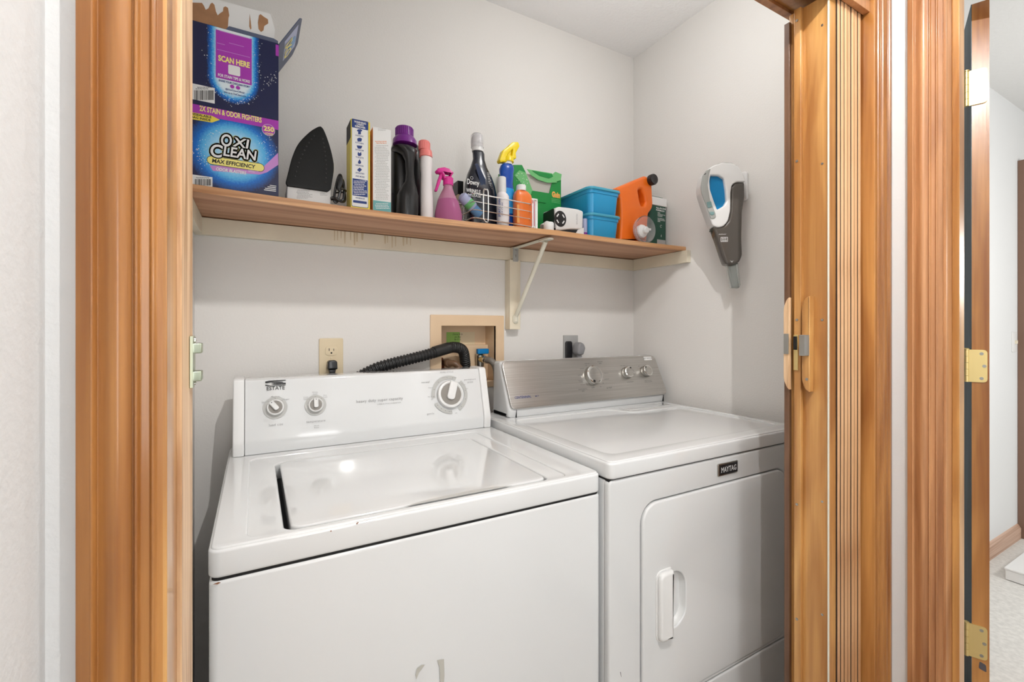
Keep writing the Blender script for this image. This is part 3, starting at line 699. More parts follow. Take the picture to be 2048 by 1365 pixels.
hx0, hx1, hz0, hz1 = .796, .8405, .497, .654
obj('handle', shape(B(), rpoly([(hx0, hz0), (hx1, hz0), (hx1, hz1), (hx0, hz1)], [.018, .003, .003, .018]), DYF-.0175, DYF-.003, 'y', .0085, segs=5), 'white_plastic', door)
obj('handle_rim', shape(B(), rpoly([(hx0-.003, hz0-.003), (hx1+.001, hz0-.003), (hx1+.001, hz1+.003), (hx0-.003, hz1+.003)], [.020, .003, .003, .020]), DYF-.0062, DYF-.003, 'y', .0012), 'white_plastic', door)
obj('top_panel', shape(B(), rr(DX0, DX1, DYF-.004, DYB, .016), DZG, DZT-.003, 'z', .005, segs=4), 'enamel', dy)
inn = rpoly([(.700, .790), (1.355, .790), (1.372, .93), (1.372, 1.150), (1.125, 1.150), (1.085, 1.232), (.700, 1.232)], [.03, .03, .03, .03, .03, .03, .03])
obj('top_rim', shape(B(), [rr(DX0+.004, DX1-.004, DYF, DYB-.004, .014), inn], DZT-.0055, DZT, 'z', .0026, segs=4), 'enamel', dy)
obj('lint_door', shape(B(), rr(1.135, 1.345, 1.178, 1.238, .006), DZT, DZT+.0022, 'z', .001), 'enamel', dy)
# console
GO = Vector((0, 1.2585, .948)); GE = Vector((0, .060, .150)).normalized(); GN = Vector((1, 0, 0)).cross(GE)
GM = Matrix(((1, 0, 0, 0), (0, GE.y, GN.y, GO.y), (0, GE.z, GN.z, GO.z), (0, 0, 0, 1)))
cq = [(1.268, DZT+.0005), (1.262, .948), (1.321, 1.097), (1.330, 1.102), (1.372, 1.102), (1.380, DZT+.0005)]
obj('console', shape(B(), rpoly(cq, [.001, .004, .008, .01, .012, .001], 4), .7005, 1.4045, 'x', .012, segs=5), 'enamel_side', dy)
for xs in (.728, 1.392): obj('console_seam', box(B(), xs, xs+.0008, 1.2605, 1.268, DZT, .950), 'gap', dy)
fl = onface(GM, 1018, 823); tl = onface(GM, 994, 727); 
H_ = .165
steel = obj('steel_face', shape(B(), rpoly([(.7065, 0.004), (1.4080, 0.004), (1.3975, H_), (.7065-.006, H_)], [.018, .020, .024, .022], 6), .001, .0065, bev=.0035, segs=4, mtx=GM), 'steel', dy)
def dknob(u, v, r, ang, nm):
    c = onface(GM, u, v); c = (c[0]-(.007 if r > .025 else .0045), c[1])
    T = GM @ Matrix.Translation((c[0]-.004, c[1], 0)); k = B(); 
    lathe(k, [(r*1.0, .0066), (r*1.02, .0075), (r*.98, .020), (r*.92, .0225)], (0, 0, 0), 36, mtx=T)
    ko = obj(nm, k, 'nickel', dy)
    k = B(); lathe(k, [(r*.96, .0226), (r*.95, .0245), (r*.86, .0258), (r*.74, .0246)], (0, 0, 0), 36, mtx=T); obj('knob_bezel', k, 'chrome', ko)
    k = B(); lathe(k, [(r*.73, .0245), (r*.70, .0250)], (0, 0, 0), 36, mtx=T); obj('knob_face', k, 'steel', ko)
    R = T @ Matrix.Rotation(math.radians(ang), 4, 'Z'); obj('pointer_mark', flat(B(), circ(r*.76, 0, r*.13, 14), .0262, mtx=R), 'gap', ko)
    return c
k1 = dknob(1187, 753, .0350, 245, 'cycle_knob'); k2 = dknob(1254.5, 747.5, .0225, 62, 'temperature_knob'); k3 = dknob(1291.5, 744.5, .0225, 128, 'signal_knob')
bm = B()
for s, u, v, z in (('NORMAL', 1162, 739, .006), ('COTTON', 1158, 752, .006), ('HEAVY DUTY\nCASUAL', 1160, 764, .005), ('DELICATE', 1163, 771, .005), ('OFF', 1184, 777, .010), ('AUTOMATIC\nDRY', 1164, 782, .0085),
                   ('air fluff', 1216, 777, .011), ('SENSOR\nDRY', 1198, 727, .0085), ('TIMED DRY', 1172, 729, .006), ('WRINKLE', 1210, 748, .006), ('DAMP DRY', 1211, 760, .006), ('40', 1204, 768, .008), ('20', 1199, 775, .007),
                   ('OFF', 1170, 733, .007), ('LOW  MED', 1243, 733, .006), ('temperature', 1258, 765, .0085), ('off', 1275, 734, .007), ('END OF CYCLE\nSIGNAL VOLUME', 1294, 764, .0065)):
    ft(bm, GM, s, u, v, z*.8, d=.0069)
obj('printed_text', bm, 'print_grey', dy, stuff=True)
bm = B(); ft(bm, GM, 'CENTENNIAL', 1044, 796, .0112, d=.0069, bold=.01, sx=.92); ft(bm, GM, 'MCT', 1072, 794, .007, d=.0069, bold=.01); obj('model_lettering', bm, 'print_blue', dy)
c = onface(GM, 1293, 718.5); st = obj('sticker', flat(B(), [(c[0]-.0215, c[1]-.007), (c[0]+.0215, c[1]-.007), (c[0]+.0215, c[1]+.007), (c[0]-.0215, c[1]+.007)], .0070, mtx=GM), 'white', dy)
bm = B(); text(bm, 'EE7-WMCS4', c[0], c[1], .0072, .0085, mtx=GM); obj('sticker_text', bm, 'print_grey', st)
# badge
bg = obj('badge', shape(B(), rr(1.012, 1.091, .838, .869, .003), DYF-.004, DYF, 'y', .001), 'nickel', dy, label='chrome framed black badge')
obj('badge_field', shape(B(), rr(1.017, 1.0885, .841, .866, .001), DYF-.0045, DYF-.003, 'y'), 'black', bg)
bm = B(); text(bm, 'MAYTAG', 1.0528, .8525, DYF-.0048, .0190, sx=.80, bold=.012); obj('badge_lettering', bm, 'letter_silver', bg)
bm = B(); q = py(1270, 951, DYF); flat(bm, circ(q.x, q.z, .002, 8, .0012), DYF-.0002)
q = py(1240, 1345, DYF); flat(bm, [(q.x, q.z), (q.x+.002, q.z), (q.x+.004, q.z-.012), (q.x+.003, q.z-.012)], DYF-.0002); obj('paint_chips', bm, 'print_grey', dy, stuff=True)

# ================================================================== things on the shelf
def fit(bm, s, u0, u1, v, hpx, Y, bold=0, shear=0, d=.0004, rot=0):
    """lettering scaled to run from u0 to u1, hpx high, printed on a face at depth Y"""
    cu = bpy.data.curves.new('t', 'FONT'); cu.body = s; cu.size = 1; cu.offset = bold; cu.shear = shear; cu.resolution_u = 4; cu.fill_mode = 'FRONT'
    ob = bpy.data.objects.new('t', cu); me = bpy.data.meshes.new_from_object(ob)
    xs = [q.co.x for q in me.vertices]; ys = [q.co.y for q in me.vertices]
    wx, wy = max(xs)-min(xs), max(ys)-min(ys)
    me.transform(Matrix.Translation((-(max(xs)+min(xs))/2, -(max(ys)+min(ys))/2, 0)))
    if rot: me.transform(Matrix.Rotation(rot, 4, 'Z')); wx, wy = wy, wx
    a, b = py(u0, v, Y), py(u1, v, Y); c = py((u0+u1)/2, v, Y); hz = hpx*Y/ray((u0+u1)/2, v).y
    me.transform(Matrix.Translation((c.x, Y-d, c.z)) @ AX['y'] @ Matrix.Diagonal(((b.x-a.x)/wx, hz/wy, 1, 1)))
    bm.from_mesh(me); bpy.data.objects.remove(ob); bpy.data.curves.remove(cu); bpy.data.meshes.remove(me)
def xz(pts, Y): return [(py(u, v, Y).x, py(u, v, Y).z) for u, v in pts]
def patch(bm, pts, Y, d=.0003): return flat(bm, xz(pts, Y), Y-d)
def prect(bm, u0, u1, v0, v1, Y, d=.0003, r=0):
    """level rectangle; v0, v1 are read at the middle column"""
    um = (u0+u1)/2; a, b = py(u0, v0, Y).x, py(u1, v0, Y).x; t, q = py(um, v0, Y).z, py(um, v1, Y).z
    return flat(bm, rr(a, b, q, t, r) if r else [(a, q), (b, q), (b, t), (a, t)], Y-d)
def lines(bm, u0, u1, v0, v1, n, Y, d=.0004, th=.35):
    for i in range(n):
        v = v0 + (v1-v0)*(i+.5)/n; h = (v1-v0)/n*th; a = random.uniform(0, .12); b = random.uniform(.72, 1)
        x = u0 + (u1-u0)*a
        while x < u0 + (u1-u0)*b:
            l = random.uniform(1.2, 4); prect(bm, x, min(x+l, u1), v-h/2, v+h/2, Y, d); x += l + .7
def loft(rows, Y0, depth=1, power=2, n=28, z0=None, ymax=None):
    """rows of (left u, right u, v) seen at depth Y0 -> closed turned body"""
    bm = B(); rs = []
    for i, (a, b, v) in enumerate(rows):
        A, C = py(a, v, Y0), py(b, v, Y0); k = 1/math.sqrt(1+((a+b)/2-1024)**2/FPX**2) if depth >= 1 else 1
        hx = (C.x-A.x)/2*(k if abs(depth-1) < .01 else 1); z = A.z*.5 + C.z*.5 if v is not None else 0
        if v == 999 or (z0 is not None and i == len(rows)-1): z = z0
        cx = (A.x+C.x)/2; hy = hx*depth; ring = []
        if ymax: hy = min(hy, ymax)
        for j in range(n):
            t = 2*PI*j/n; ca, sa = math.cos(t), math.sin(t)
            if power != 2: ca = math.copysign(abs(ca)**(2/power), ca); sa = math.copysign(abs(sa)**(2/power), sa)
            ring.append((cx+hx*ca, Y0+hy*sa, z))
        rs.append(ring)
    return rings(bm, rs)
def qc(ob, u, v, Y):
    """offset of a picture point on depth Y from a part's own middle"""
    b = Vector(); q = ob
    while q: b += q.location; q = q.parent
    p = py(u, v, Y); return (p.x-b.x, p.z-b.z)

# ---- the two stain-remover cartons
CY0, CY1, CX0, CX1 = 1.205, 1.385, -.1285, .0482
navy_dark = (.010, .014, .065); blue1 = (.0, .16, .62); cyan = (.10, .48, .85); pale = (.55, .78, .92)
def barcode(parent, u0, u1, v0, v1, seed):
    o = obj('barcode_label', prect(B(), u0, u1, v0, v1, CY0, .0005), 'white', parent, label='white barcode label')
    bm = B(); random.seed(seed); x = u0+5; 
    while x < u1-3:
        wd = random.choice((.5, .8, 1.3)); prect(bm, x, x+wd, v0+(v1-v0)*.30, v1-2.5, CY0, .0008); x += wd + random.choice((.6, .9, 1.3))
    lines(bm, u0+8, u1-6, v0+2, v0+(v1-v0)*.26, 2, CY0, .0008)
    obj('barcode_bars', bm, 'print_dark', o, stuff=True)
zsplit = 1.701
zb = SH(-.05, 1.21) + .001
lo = thing('detergent_carton', 'closed blue and purple stain remover carton reading OXI CLEAN, lower of the two', 'box', (-.04, 1.3, zb))
c0 = obj('carton', shape(B(), rpoly([(CX0, CY0), (CX1, CY0), (CX1, CY1), (CX0, CY1)], .0015), zb, zsplit-.0006, 'z', .0008), 'navy', lo)
q = qc(c0, 469, 306, CY0)
glow('print_oval', 'oval', q, (.068, .066), [(0, pale), (.62, (.32, .66, .92)), (.86, cyan), (1.05, blue1), (1.35, navy_dark), (1.9, navy_dark)])
M_front = B(); flat(M_front, [(CX0+.0008, zb+.0005), (CX1-.0008, zb+.0005), (CX1-.0008, zsplit-.001), (CX0+.0008, zsplit-.001)], CY0-.00015)
f0 = obj('front_print', M_front, 'print_oval', lo, label='blue oval glow printed on the front')
nt = M['print_oval'].node_tree
bm = B(); flat(bm, [(CX0, zsplit-.0225), (CX1, zsplit-.0225), (CX1, zsplit-.0005), (CX0, zsplit-.0005)], CY0-.0003); obj('purple_band', bm, 'purple', lo, label='purple band along the top')
bm = B(); fit(bm, '2X STAIN & ODOR FIGHTERS', 401, 525, 229, 11, CY0, bold=.03, d=.0006); obj('band_lettering', bm, 'yellow_pale', lo)
bm = B(); patch(bm, [(374, 223), (424, 232), (440, 240), (424, 245.5), (374, 237)], CY0, .0005); ya = obj('yellow_arrow', bm, 'yellow', lo, label='yellow arrow patch')
bm = B(); fit(bm, 'RESEALABLE\nBAG INSIDE', 383, 423, 234.5, 11, CY0, bold=.03, d=.0007); obj('arrow_lettering', bm, 'print_dark', ya)
c = py(537, 260.5, CY0)
bm = B(); flat(bm, circ(c.x, c.z, .0135), CY0-.0005); cc = obj('count_badge', bm, 'white', lo, label='round 250 loads badge'); bm = B(); flat(bm, circ(c.x, c.z, .0128), CY0-.0006); obj('badge_field', bm, 'purple', cc)
bm = B(); fit(bm, '250', 527.5, 548, 258.5, 10, CY0, bold=.04, d=.0008); fit(bm, 'LOADS', 530, 546, 268, 4.5, CY0, bold=.03, d=.0008); obj('badge_lettering', bm, 'yellow_pale', cc)
# banner, pill, name
bm = B(); patch(bm, [(420, 332), (528, 334), (560, 305), (556, 332), (525, 347), (500, 353), (470, 356), (440, 352), (424, 342)], CY0, .0004); 
bm.free(); bm = B(); patch(bm, [(419, 331), (524, 337), (531, 330), (556, 306), (556.5, 330), (534, 345), (519, 349.5), (426, 342)], CY0, .0004); bn = obj('lilac_banner', bm, 'magenta_pale', lo, label='lilac swoosh banner')
bm = B(); fit(bm, 'ODOR BLASTERS', 432.5, 493, 342.3, 6.5, CY0, bold=.03, shear=.15, d=.0007); fit(bm, 'STAIN & ODOR\nREMOVER', 497, 517, 343, 5, CY0, d=.0007); obj('banner_lettering', bm, 'white', bn)
a, b_ = py(413.5, 320, CY0), py(529, 335, CY0); zc_ = py(471, 328, CY0).z
bm = B(); flat(bm, rr(a.x, b_.x, zc_-.0098, zc_+.0098, .0096), CY0-.0006); pl = obj('name_pill', bm, 'print_dark', lo)
bm = B(); flat(bm, rr(a.x+.001, b_.x-.001, zc_-.0086, zc_+.0086, .0084), CY0-.0007); obj('pill_field', bm, 'yellow_pale', pl, label='yellow pill')
bm = B(); fit(bm, 'MAX EFFICIENCY', 425, 512, 328, 8.2, CY0, bold=.028, shear=.12, d=.0009); fit(bm, 'TM', 513, 518, 325.5, 2.5, CY0, d=.0009); obj('pill_lettering', bm, 'print_dark', pl)
def stacked(nm, mt, r, d):
    bm = B()
    for k in range(1 if r == 0 else 14):
        du, dv_ = r*math.cos(2*PI*k/14), r*math.sin(2*PI*k/14)
        for ch, u0, u1, v, h, o in (('O', 442, 464, 281.3, 25, 1), ('XI', 465, 499, 286.3, 18.5, 0), ('C', 421, 446, 302.3, 26.5, 1), ('LEAN', 447, 514, 307.2, 20, 0)):
            fit(bm, ch, u0+du, u1+du, v+dv_, h, CY0, bold=.022, shear=.13, d=d+.00003*o)
    return obj(nm, bm, mt, lo)
stacked('name_outline', 'yellow_pale', 3.4, .0006); stacked('name_shadow', 'print_dark', 2.1, .0008); stacked('name_lettering', 'white', 0, .0010)
barcode(lo, 384, 425, 352, 374, 3)
bm = B(); fit(bm, 'STAIN REMOVER', 539, 553, 372, 2, CY0); 
for i, (a, b_) in enumerate(((540, 552), (535, 552), (530, 552), (528, 552))): prect(bm, a, b_, 371+i*3.2, 372.6+i*3.2, CY0, .0004)
obj('small_print', bm, 'white', lo, stuff=True)
# stars of foam
def foam(parent, pts, Y, seed, n=60):
    random.seed(seed); bm = B()
    for i in range(n):
        (u0, v0), (u1, v1), sp = random.choice(pts); t = random.random(); u = u0+(u1-u0)*t+random.gauss(0, sp); v = v0+(v1-v0)*t+random.gauss(0, sp)
        if not (377 < u < 555): continue
        p = py(u, v, Y); flat(bm, circ(p.x, p.z, random.uniform(.0003, .0011), 6), Y-.00035)
    obj('foam_dots', bm, 'cap_clear_blue' if 0 else 'white', parent, stuff=True)
foam(lo, [((377, 300), (440, 257), 4), ((377, 312), (420, 285), 4), ((520, 280), (545, 320), 5), ((410, 330), (395, 310), 5), ((528, 268), (550, 300), 6)], CY0, 5, 130)

up = thing('detergent_carton', 'torn open dark blue stain remover carton reading SCAN HERE, upper of the two', 'box', (-.04, 1.3, zsplit))
zt = 1.8825
bm = B(); 
c1_ = obj('carton', shape(B(), [[(CX0, CY0), (CX1, CY0), (CX1, CY1), (CX0, CY1)], [(CX0+.0015, CY0+.0015), (CX1-.0015, CY0+.0015), (CX1-.0015, CY1-.0015), (CX0+.0015, CY1-.0015)]], zsplit, zt, 'z'), 'navy', up)
obj('carton_base', box(B(), CX0+.0016, CX1-.0016, CY0+.0016, CY1-.0016, zsplit+.0002, zsplit+.002), 'cardboard', up)
q = qc(c1_, 467.5, 157, CY0)
glow('print_arch', 'arch', q, (.0385, .044), [(0, (.86, .90, .92)), (.80, (.75, .88, .95)), (1.0, cyan), (1.12, blue1), (1.32, navy_dark), (1.9, navy_dark)])
bm = B(); flat(bm, [(CX0+.0005, zsplit+.0005), (CX1-.0005, zsplit+.0005), (CX1-.0005, zt-.0005), (CX0+.0005, zt-.0005)], CY0-.00015); obj('front_print', bm, 'print_arch', up, label='glowing blue arch printed on dark blue')
bm = B(); prect(bm, 431.5, 503.5, 68.5, 163, CY0, .0004); lb_ = obj('purple_label', bm, 'purple', up, label='purple label panel')
bm = B(); fit(bm, 'SCAN HERE', 437, 500, 123.5, 12, CY0, bold=.04, d=.0006); obj('label_lettering', bm, 'yellow_pale', lb_)
bm = B(); fit(bm, 'FOR STAIN TIPS & MORE!', 436.5, 500.5, 157, 6, CY0, bold=.03, d=.0006); obj('label_lettering', bm, 'white', lb_)
bm = B()
for v, a, b_ in ((70, 440, 500), (88, 434, 450), (90, 458, 488), (107, 434, 500)): prect(bm, a, b_, v-.5, v+.5, CY0, .0006)
obj('crease', bm, 'magenta_pale', lb_, stuff=True)
bm = B(); prect(bm, 456.5, 480.5, 131.5, 151, CY0, .0006, r=.003); obj('speech_bubble', bm, 'white', lb_, label='blank white speech bubble')
bm = B(); fit(bm, 'SHARE YOUR OXICLEAN STORY', 438, 500.5, 167.7, 4.2, CY0, bold=.03, d=.0007); fit(bm, '@OxiCleanOfficial', 451, 489, 182.5, 4.2, CY0, bold=.02, d=.0007); fit(bm, 'visit us at OxiClean.com', 448, 492, 188.5, 4, CY0, bold=.01, d=.0007)
obj('lettering', bm, 'print_blue', up)
bm = B()
for u, v in ((464.5, 173.5), (476, 176)): p = py(u, v, CY0); flat(bm, circ(p.x, p.z, .0042, 20), CY0-.0007)
obj('round_icons', bm, 'purple', up, stuff=True)
barcode(up, 383, 429.5, 171.5, 203, 9)
foam(up, [((418, 60), (420, 170), 5), ((516, 85), (518, 185), 5), ((425, 180), (470, 206), 4), ((475, 207), (512, 195), 4), ((535, 165), (554, 150), 4)], CY0, 8, 160)
# raised flap with torn white lining
YFL = 1.222
bm = shape(B(), rpoly(xz([(370, 52), (456, 62), (548, 81.5), (550, 60), (541, 28), (370, -18)], YFL), .002), YFL, YFL+.003, 'y'); fl_ = obj('flap', bm, 'white', up, label='raised flap with white lining')
bm = B()
bmesh_tris = [(374, 5), (404, 6), (408, 12), (411.5, 20), (417, 17), (421, 8), (424.5, 5.5), (429, 10), (432, 24), (435.5, 31), (440, 27), (446, 23), (447, 15), (451, 13), (456, 16), (458.5, 31), (457, 36), (455.5, 60), (451, 61), (374, 52)]
shape(bm, xz(bmesh_tris, YFL), YFL-.0006, YFL-.0001, 'y'); obj('torn_patch', bm, 'cardboard', fl_, label='bare brown cardboard')
bm = B(); shape(bm, rpoly(xz([(518, 31), (521, 28.5), (528, 34), (536, 39), (536.5, 47), (528.5, 52), (527, 61), (522, 64), (517, 58), (516, 45)], YFL), .001), YFL-.0006, YFL-.0001, 'y'); obj('torn_patch', bm, 'cardboard', fl_, label='bare brown cardboard')
bm = B(); shape(bm, rpoly(xz([(499.5, 28), (502, 48), (503, 57), (501, 59.5), (498.5, 53), (499, 40)], YFL), .0005), YFL-.0006, YFL-.0001, 'y'); obj('torn_patch', bm, 'cardboard', fl_, label='bare brown cardboard')
bm = shape(B(), rpoly(xz([(452, 58), (458, 52), (548, 77), (556, 82), (556, 90), (452, 66)], CY0), .001), CY0+.0003, CY0+.0013, 'y'); obj('front_stub', bm, 'slate', up, label='dark stub of the torn front flap')
# side flap swung out to the right
P0 = Vector((CX1, CY0+.002, zt)); P1 = Vector((CX1, CY1-.03, zt)); O0 = Vector((.0985, CY0+.004, 1.969)); O1 = Vector((.094, CY1-.045, 1.962))
ax = (O0-P0).normalized(); ay = (P1-P0).normalized(); az = ax.cross(ay)
FM = Matrix(((ax.x, ay.x, az.x, P0.x), (ax.y, ay.y, az.y, P0.y), (ax.z, ay.z, az.z, P0.z), (0, 0, 0, 1)))
Lf, Wf = (O0-P0).length, (P1-P0).length
sf = obj('side_flap', shape(B(), rpoly([(0, 0), (Lf*.9, .000), (Lf, .012), (Lf*.97, Wf*.8), (Lf*.75, Wf), (0, Wf)], .004), -.002, .0, mtx=FM), 'slate', up, label='side flap swung out')
for d in (.0002, -.0022):
    bm = B(); flat(bm, [(Lf*.25, Wf*.12), (Lf*.85, Wf*.12), (Lf*.8, Wf*.75), (Lf*.25, Wf*.75)], d, mtx=FM); obj('flap_print', bm, 'lavender', sf, label='pale blue print')
    bm = B(); text(bm, 'OXI', Lf*.42, Wf*.5, d*1.6, .045, mtx=FM, rot=-PI/2, sx=.9, bold=.02); obj('flap_lettering', bm, 'yellow_pale', sf)
    bm = B(); flat(bm, circ(Lf*.62, Wf*.5, .018, 20, .026), d*1.2, mtx=FM); obj('flap_print', bm, 'cap_clear_blue', sf, label='blue round print')
sd = thing('side', 'x', 'x', (0, 0, 0)); bpy.data.objects.remove(sd)
bm = B(); box(bm, CX1-.006, CX1+.0004, CY0-.0006, CY0+.006, zt-.030, zt-.004); obj('purple_corner', bm, 'purple', up, label='purple corner mark')

# ---- iron
YI = 1.235
ir = thing('clothes_iron', 'clothes iron standing on its heel, black soleplate facing out', 'iron', (.12, 1.27, SH(.12, 1.26)))
so = [(642, 253), (647, 259), (656, 283), (664, 312), (667, 338), (661.5, 377), (656, 384), (574, 371.5), (571.5, 366), (576, 345), (585, 314), (597.5, 286), (622, 263), (636, 253.5)]
so = [(642, 252.5), (648, 260), (657, 283), (665, 312), (668, 338), (662, 378), (656, 384), (575, 372.5), (571, 366), (576, 346), (584.5, 314), (597, 287), (619, 264), (635, 254)]
P_ = xz(so, YI)
lft = [(p.x, p.z) for p in smooth_path([(x, 0, z) for x, z in P_[9:] + P_[:1]], 5)]; rgt = [(p.x, p.z) for p in smooth_path([(x, 0, z) for x, z in P_[0:6]], 5)]
P_ = rgt + [P_[6], P_[7], P_[8]] + lft[:-1]
obj('soleplate', shape(B(), rpoly(P_, [.001]*len(rgt) + [.004]*3 + [.001]*(len(lft)-1), 2), YI, YI+.008, 'y', .002), 'sole', ir)
cx_, cz_ = (min(p[0] for p in P_)+max(p[0] for p in P_))/2, (min(p[1] for p in P_)+max(p[1] for p in P_))/2-.01
obj('skirt', shape(B(), rpoly([(cx_+(x-cx_)*1.0+.003, cz_+(z-cz_)*.995-.001) for x, z in P_], .001, 2), YI+.0085, YI+.030, 'y', .005), 'white_plastic', ir)
obj('body', shape(B(), rpoly([(cx_+(x-cx_)*.8+.003, cz_+(z-cz_)*.86-.012) for x, z in P_], .001, 2), YI+.030, YI+.062, 'y', .016), 'white_plastic', ir)
hp = [(cx_, YI+.065, cz_-.045), (cx_, YI+.100, cz_-.040), (cx_+.002, YI+.108, cz_), (cx_+.002, YI+.095, cz_+.035), (cx_, YI+.06, cz_+.035)]
obj('handle', tube(B(), smooth_path(hp), .013, 14), 'black', ir)
a, b_ = py(573, 380, YI+.004), py(661, 380, YI+.004)
heel = obj('heel', shape(B(), rpoly([(a.x, SH(.12, 1.24)), (b_.x, SH(.12, 1.24)), (b_.x+.002, py(661, 379, YI).z), (a.x+.001, py(573, 371, YI).z)], .003), YI+.004, YI+.085, 'y', .003), 'white_plastic', ir)
bm = B(); lines(bm, 592, 625, 379, 398, 8, YI+.004, .0006, .3); lines(bm, 640, 655, 384, 392, 3, YI+.004, .0006, .3); obj('rating_label', bm, 'print_light', heel, stuff=True)
bm = B()
for i in range(11):
    t = i/10
    for (ua, va), (ub, vb), (uc, vc) in (((590, 353), (600, 305), (628, 272)), ((651, 365), (655, 320), (645, 278))):
        u = ua*(1-t)**2 + 2*ub*t*(1-t) + uc*t*t; v = va*(1-t)**2 + 2*vb*t*(1-t) + vc*t*t; p = py(u, v, YI); lathe(bm, [(.0024, 0), (.0016, .0007), (.0008, .0008)], (p.x, YI-.0001, p.z), 8, 'y')
bm2 = B(); 
for q in list(bm.verts): pass
obj('steam_holes', bm, 'rubber', ir, stuff=True)
bm = B(); cd_ = py(676, 395, 1.25)
pts = [py(658, 399, 1.262), py(668, 395, 1.222), py(684, 404, 1.222), py(690, 396, 1.24), py(683, 355, 1.245), py(678, 352, 1.245), py(672, 372, 1.24), py(668, 400, 1.24), py(674, 404, 1.24), py(680, 385, 1.235), py(684, 360, 1.235), py(688, 372, 1.24), py(686, 400, 1.24), py(668, 399, 1.245), py(655, 398, 1.25)]
obj('power_cord', tube(B(), smooth_path(pts, 6), .0032, 8), 'black', ir)
obj('cord_tie', tube(B(), smooth_path([py(670, 380, 1.230), py(680, 378, 1.228), py(690, 380, 1.232), py(690, 384, 1.25), py(670, 386, 1.25)], 4), .002, 8), 'black', ir)
obj('plug', shape(B(), rpoly(xz([(677, 352), (686, 354), (688, 366), (680, 384), (674, 376)], 1.224), .003), 1.224, 1.238, 'y', .004), 'black', ir)

# ---- tall cartons
def carton(label, u0, u1, vt, Y, y1, m, side, nm='tall_carton'):
    x0, x1 = py(u0, vt, Y).x, py(u1, vt, Y).x; z1 = py(u0, vt, Y).z; z0 = SH((x0+x1)/2, Y+.02)
    t = thing(nm, label, 'box', ((x0+x1)/2, (Y+y1)/2, z0))
    obj('carton', shape(B(), [(x0, Y), (x1, Y), (x1, y1), (x0, y1)], z0, z1, 'z', .0006), m, t)
    obj('side_face', box(B(), x0-.0004, x0-.0001, Y+.0008, y1-.001, z0+.001, z1-.0015), side, t)
    return t
t = carton('tall slim yellow-edged carton with a white panel of small dark icons', 702, 740, 237, 1.215, 1.278, 'yellow', 'yellow')
x0 = py(702, 300, 1.215).x
bm = B(); box(bm, x0-.0006, x0-.0004, 1.216, 1.277, 1.70, 1.7465); obj('side_print', bm, 'print_dark', t, label='black upper corner of the side')
bm = B(); prect(bm, 703.2, 736.8, 240.5, 415, 1.215, .0003, r=.003); obj('panel_border', bm, 'slate', t)
bm = B(); prect(bm, 704, 736, 241.5, 414, 1.215, .0004, r=.003); obj('panel', bm, 'white', t, label='white printed panel')
bm = B(); prect(bm, 704, 736, 241.5, 258, 1.215, .0005, r=.002); prect(bm, 705, 735, 359, 393, 1.215, .0005); prect(bm, 706, 733.5, 402, 407, 1.215, .0005, r=.001); obj('panel_blocks', bm, 'print_blue', t, stuff=True)
bm = B(); fit(bm, 'WASHING', 708, 732, 245.5, 4, 1.215, bold=.03, d=.0007); fit(bm, 'CARPET', 713, 728, 250, 3.5, 1.215, bold=.03, d=.0007); fit(bm, 'REMOVER', 710, 731, 254.5, 4, 1.215, bold=.03, d=.0007)
lines(bm, 706, 734, 361, 391, 9, 1.215, .0008, .4); obj('panel_lettering', bm, 'white', t, stuff=True)
ic = B(); Yk = 1.215
def pic(pts, u, v, s=1): 
    flat(ic, xz([(u+a*s, v+b*s) for a, b in pts], Yk), Yk-.0006)
pic([(-5.5, -3), (-2.5, -5), (2.5, -5), (5.5, -3), (4, -.5), (2.8, -1.2), (2.8, 5), (-2.8, 5), (-2.8, -1.2), (-4, -.5)], 719, 264)
pic([(-5, -2), (-2, -4), (2, -4), (5, -2), (3.5, 3.5), (-3.5, 3.5)], 719, 280)
pic([(-6, -3), (5.5, -2), (4, 2.5), (2, 4), (-3, 3.5), (-4.5, 1)], 719, 294)
pic([(-3, -4), (0, -1), (3, -4), (4, 2), (2, 4.5), (-2.5, 4.5), (-4, 1)], 719, 308)
pic([(0, -5.5), (3, 0), (2.8, 3), (0, 4.5), (-2.8, 3), (-3, 0)], 719, 324)
pic([(0, -4.5), (5, -.3), (0, 4.5), (-5, .3)], 719, 340)
obj('icons', ic, 'print_blue', t, stuff=True)
bm = B()
for s, v in (('LAUNDRY', 272), ('KITCHEN', 286.5), ('BATHROOM', 300.5), ('TOILETS', 315.5), ('HARDWOOD', 331.5), ('UPHOLSTERY', 347), ('AND MORE!', 353.5), ('WWW.REMOVER.COM', 397)): fit(bm, s, 711, 727 if len(s) < 9 else 729, v, 3, 1.215, bold=.02, d=.0006)
obj('caption', bm, 'print_blue', t, stuff=True)
t = carton('tall white carton with fine grey print and a teal foot', 746, 782, 253, 1.215, 1.25, 'white', 'orange_print')
bm = B(); prect(bm, 746.2, 781.8, 403, 426, 1.215, .0004); tl_ = obj('teal_foot', bm, 'teal', t, label='teal foot band')
x0, x1 = py(746, 300, 1.215).x, py(782, 300, 1.215).x; zz = SH(.29, 1.22)
bm = B(); lines(bm, 750, 779, 406, 419, 4, 1.215, .0006, .4); obj('foot_lettering', bm, 'white', tl_, stuff=True)
bm = B(); lines(bm, 754, 774, 257, 262, 2, 1.215); lines(bm, 749, 779, 290, 400, 34, 1.215, .0004, .33); obj('fine_print', bm, 'dial_grey', t, stuff=True)
bm = B(); lines(bm, 750, 779, 281.5, 288, 2, 1.215, .0004, .4); obj('red_print', bm, 'orange_print', t, stuff=True)
t = carton('low black carton half hidden behind the black jug', 784.5, 799, 385, 1.30, 1.33, 'black', 'black', 'small_carton')
bm = B(); patch(bm, [(788, 408), (791, 392), (794, 402), (794, 410)], 1.30, .0004); obj('blue_mark', bm, 'label_blue', t)

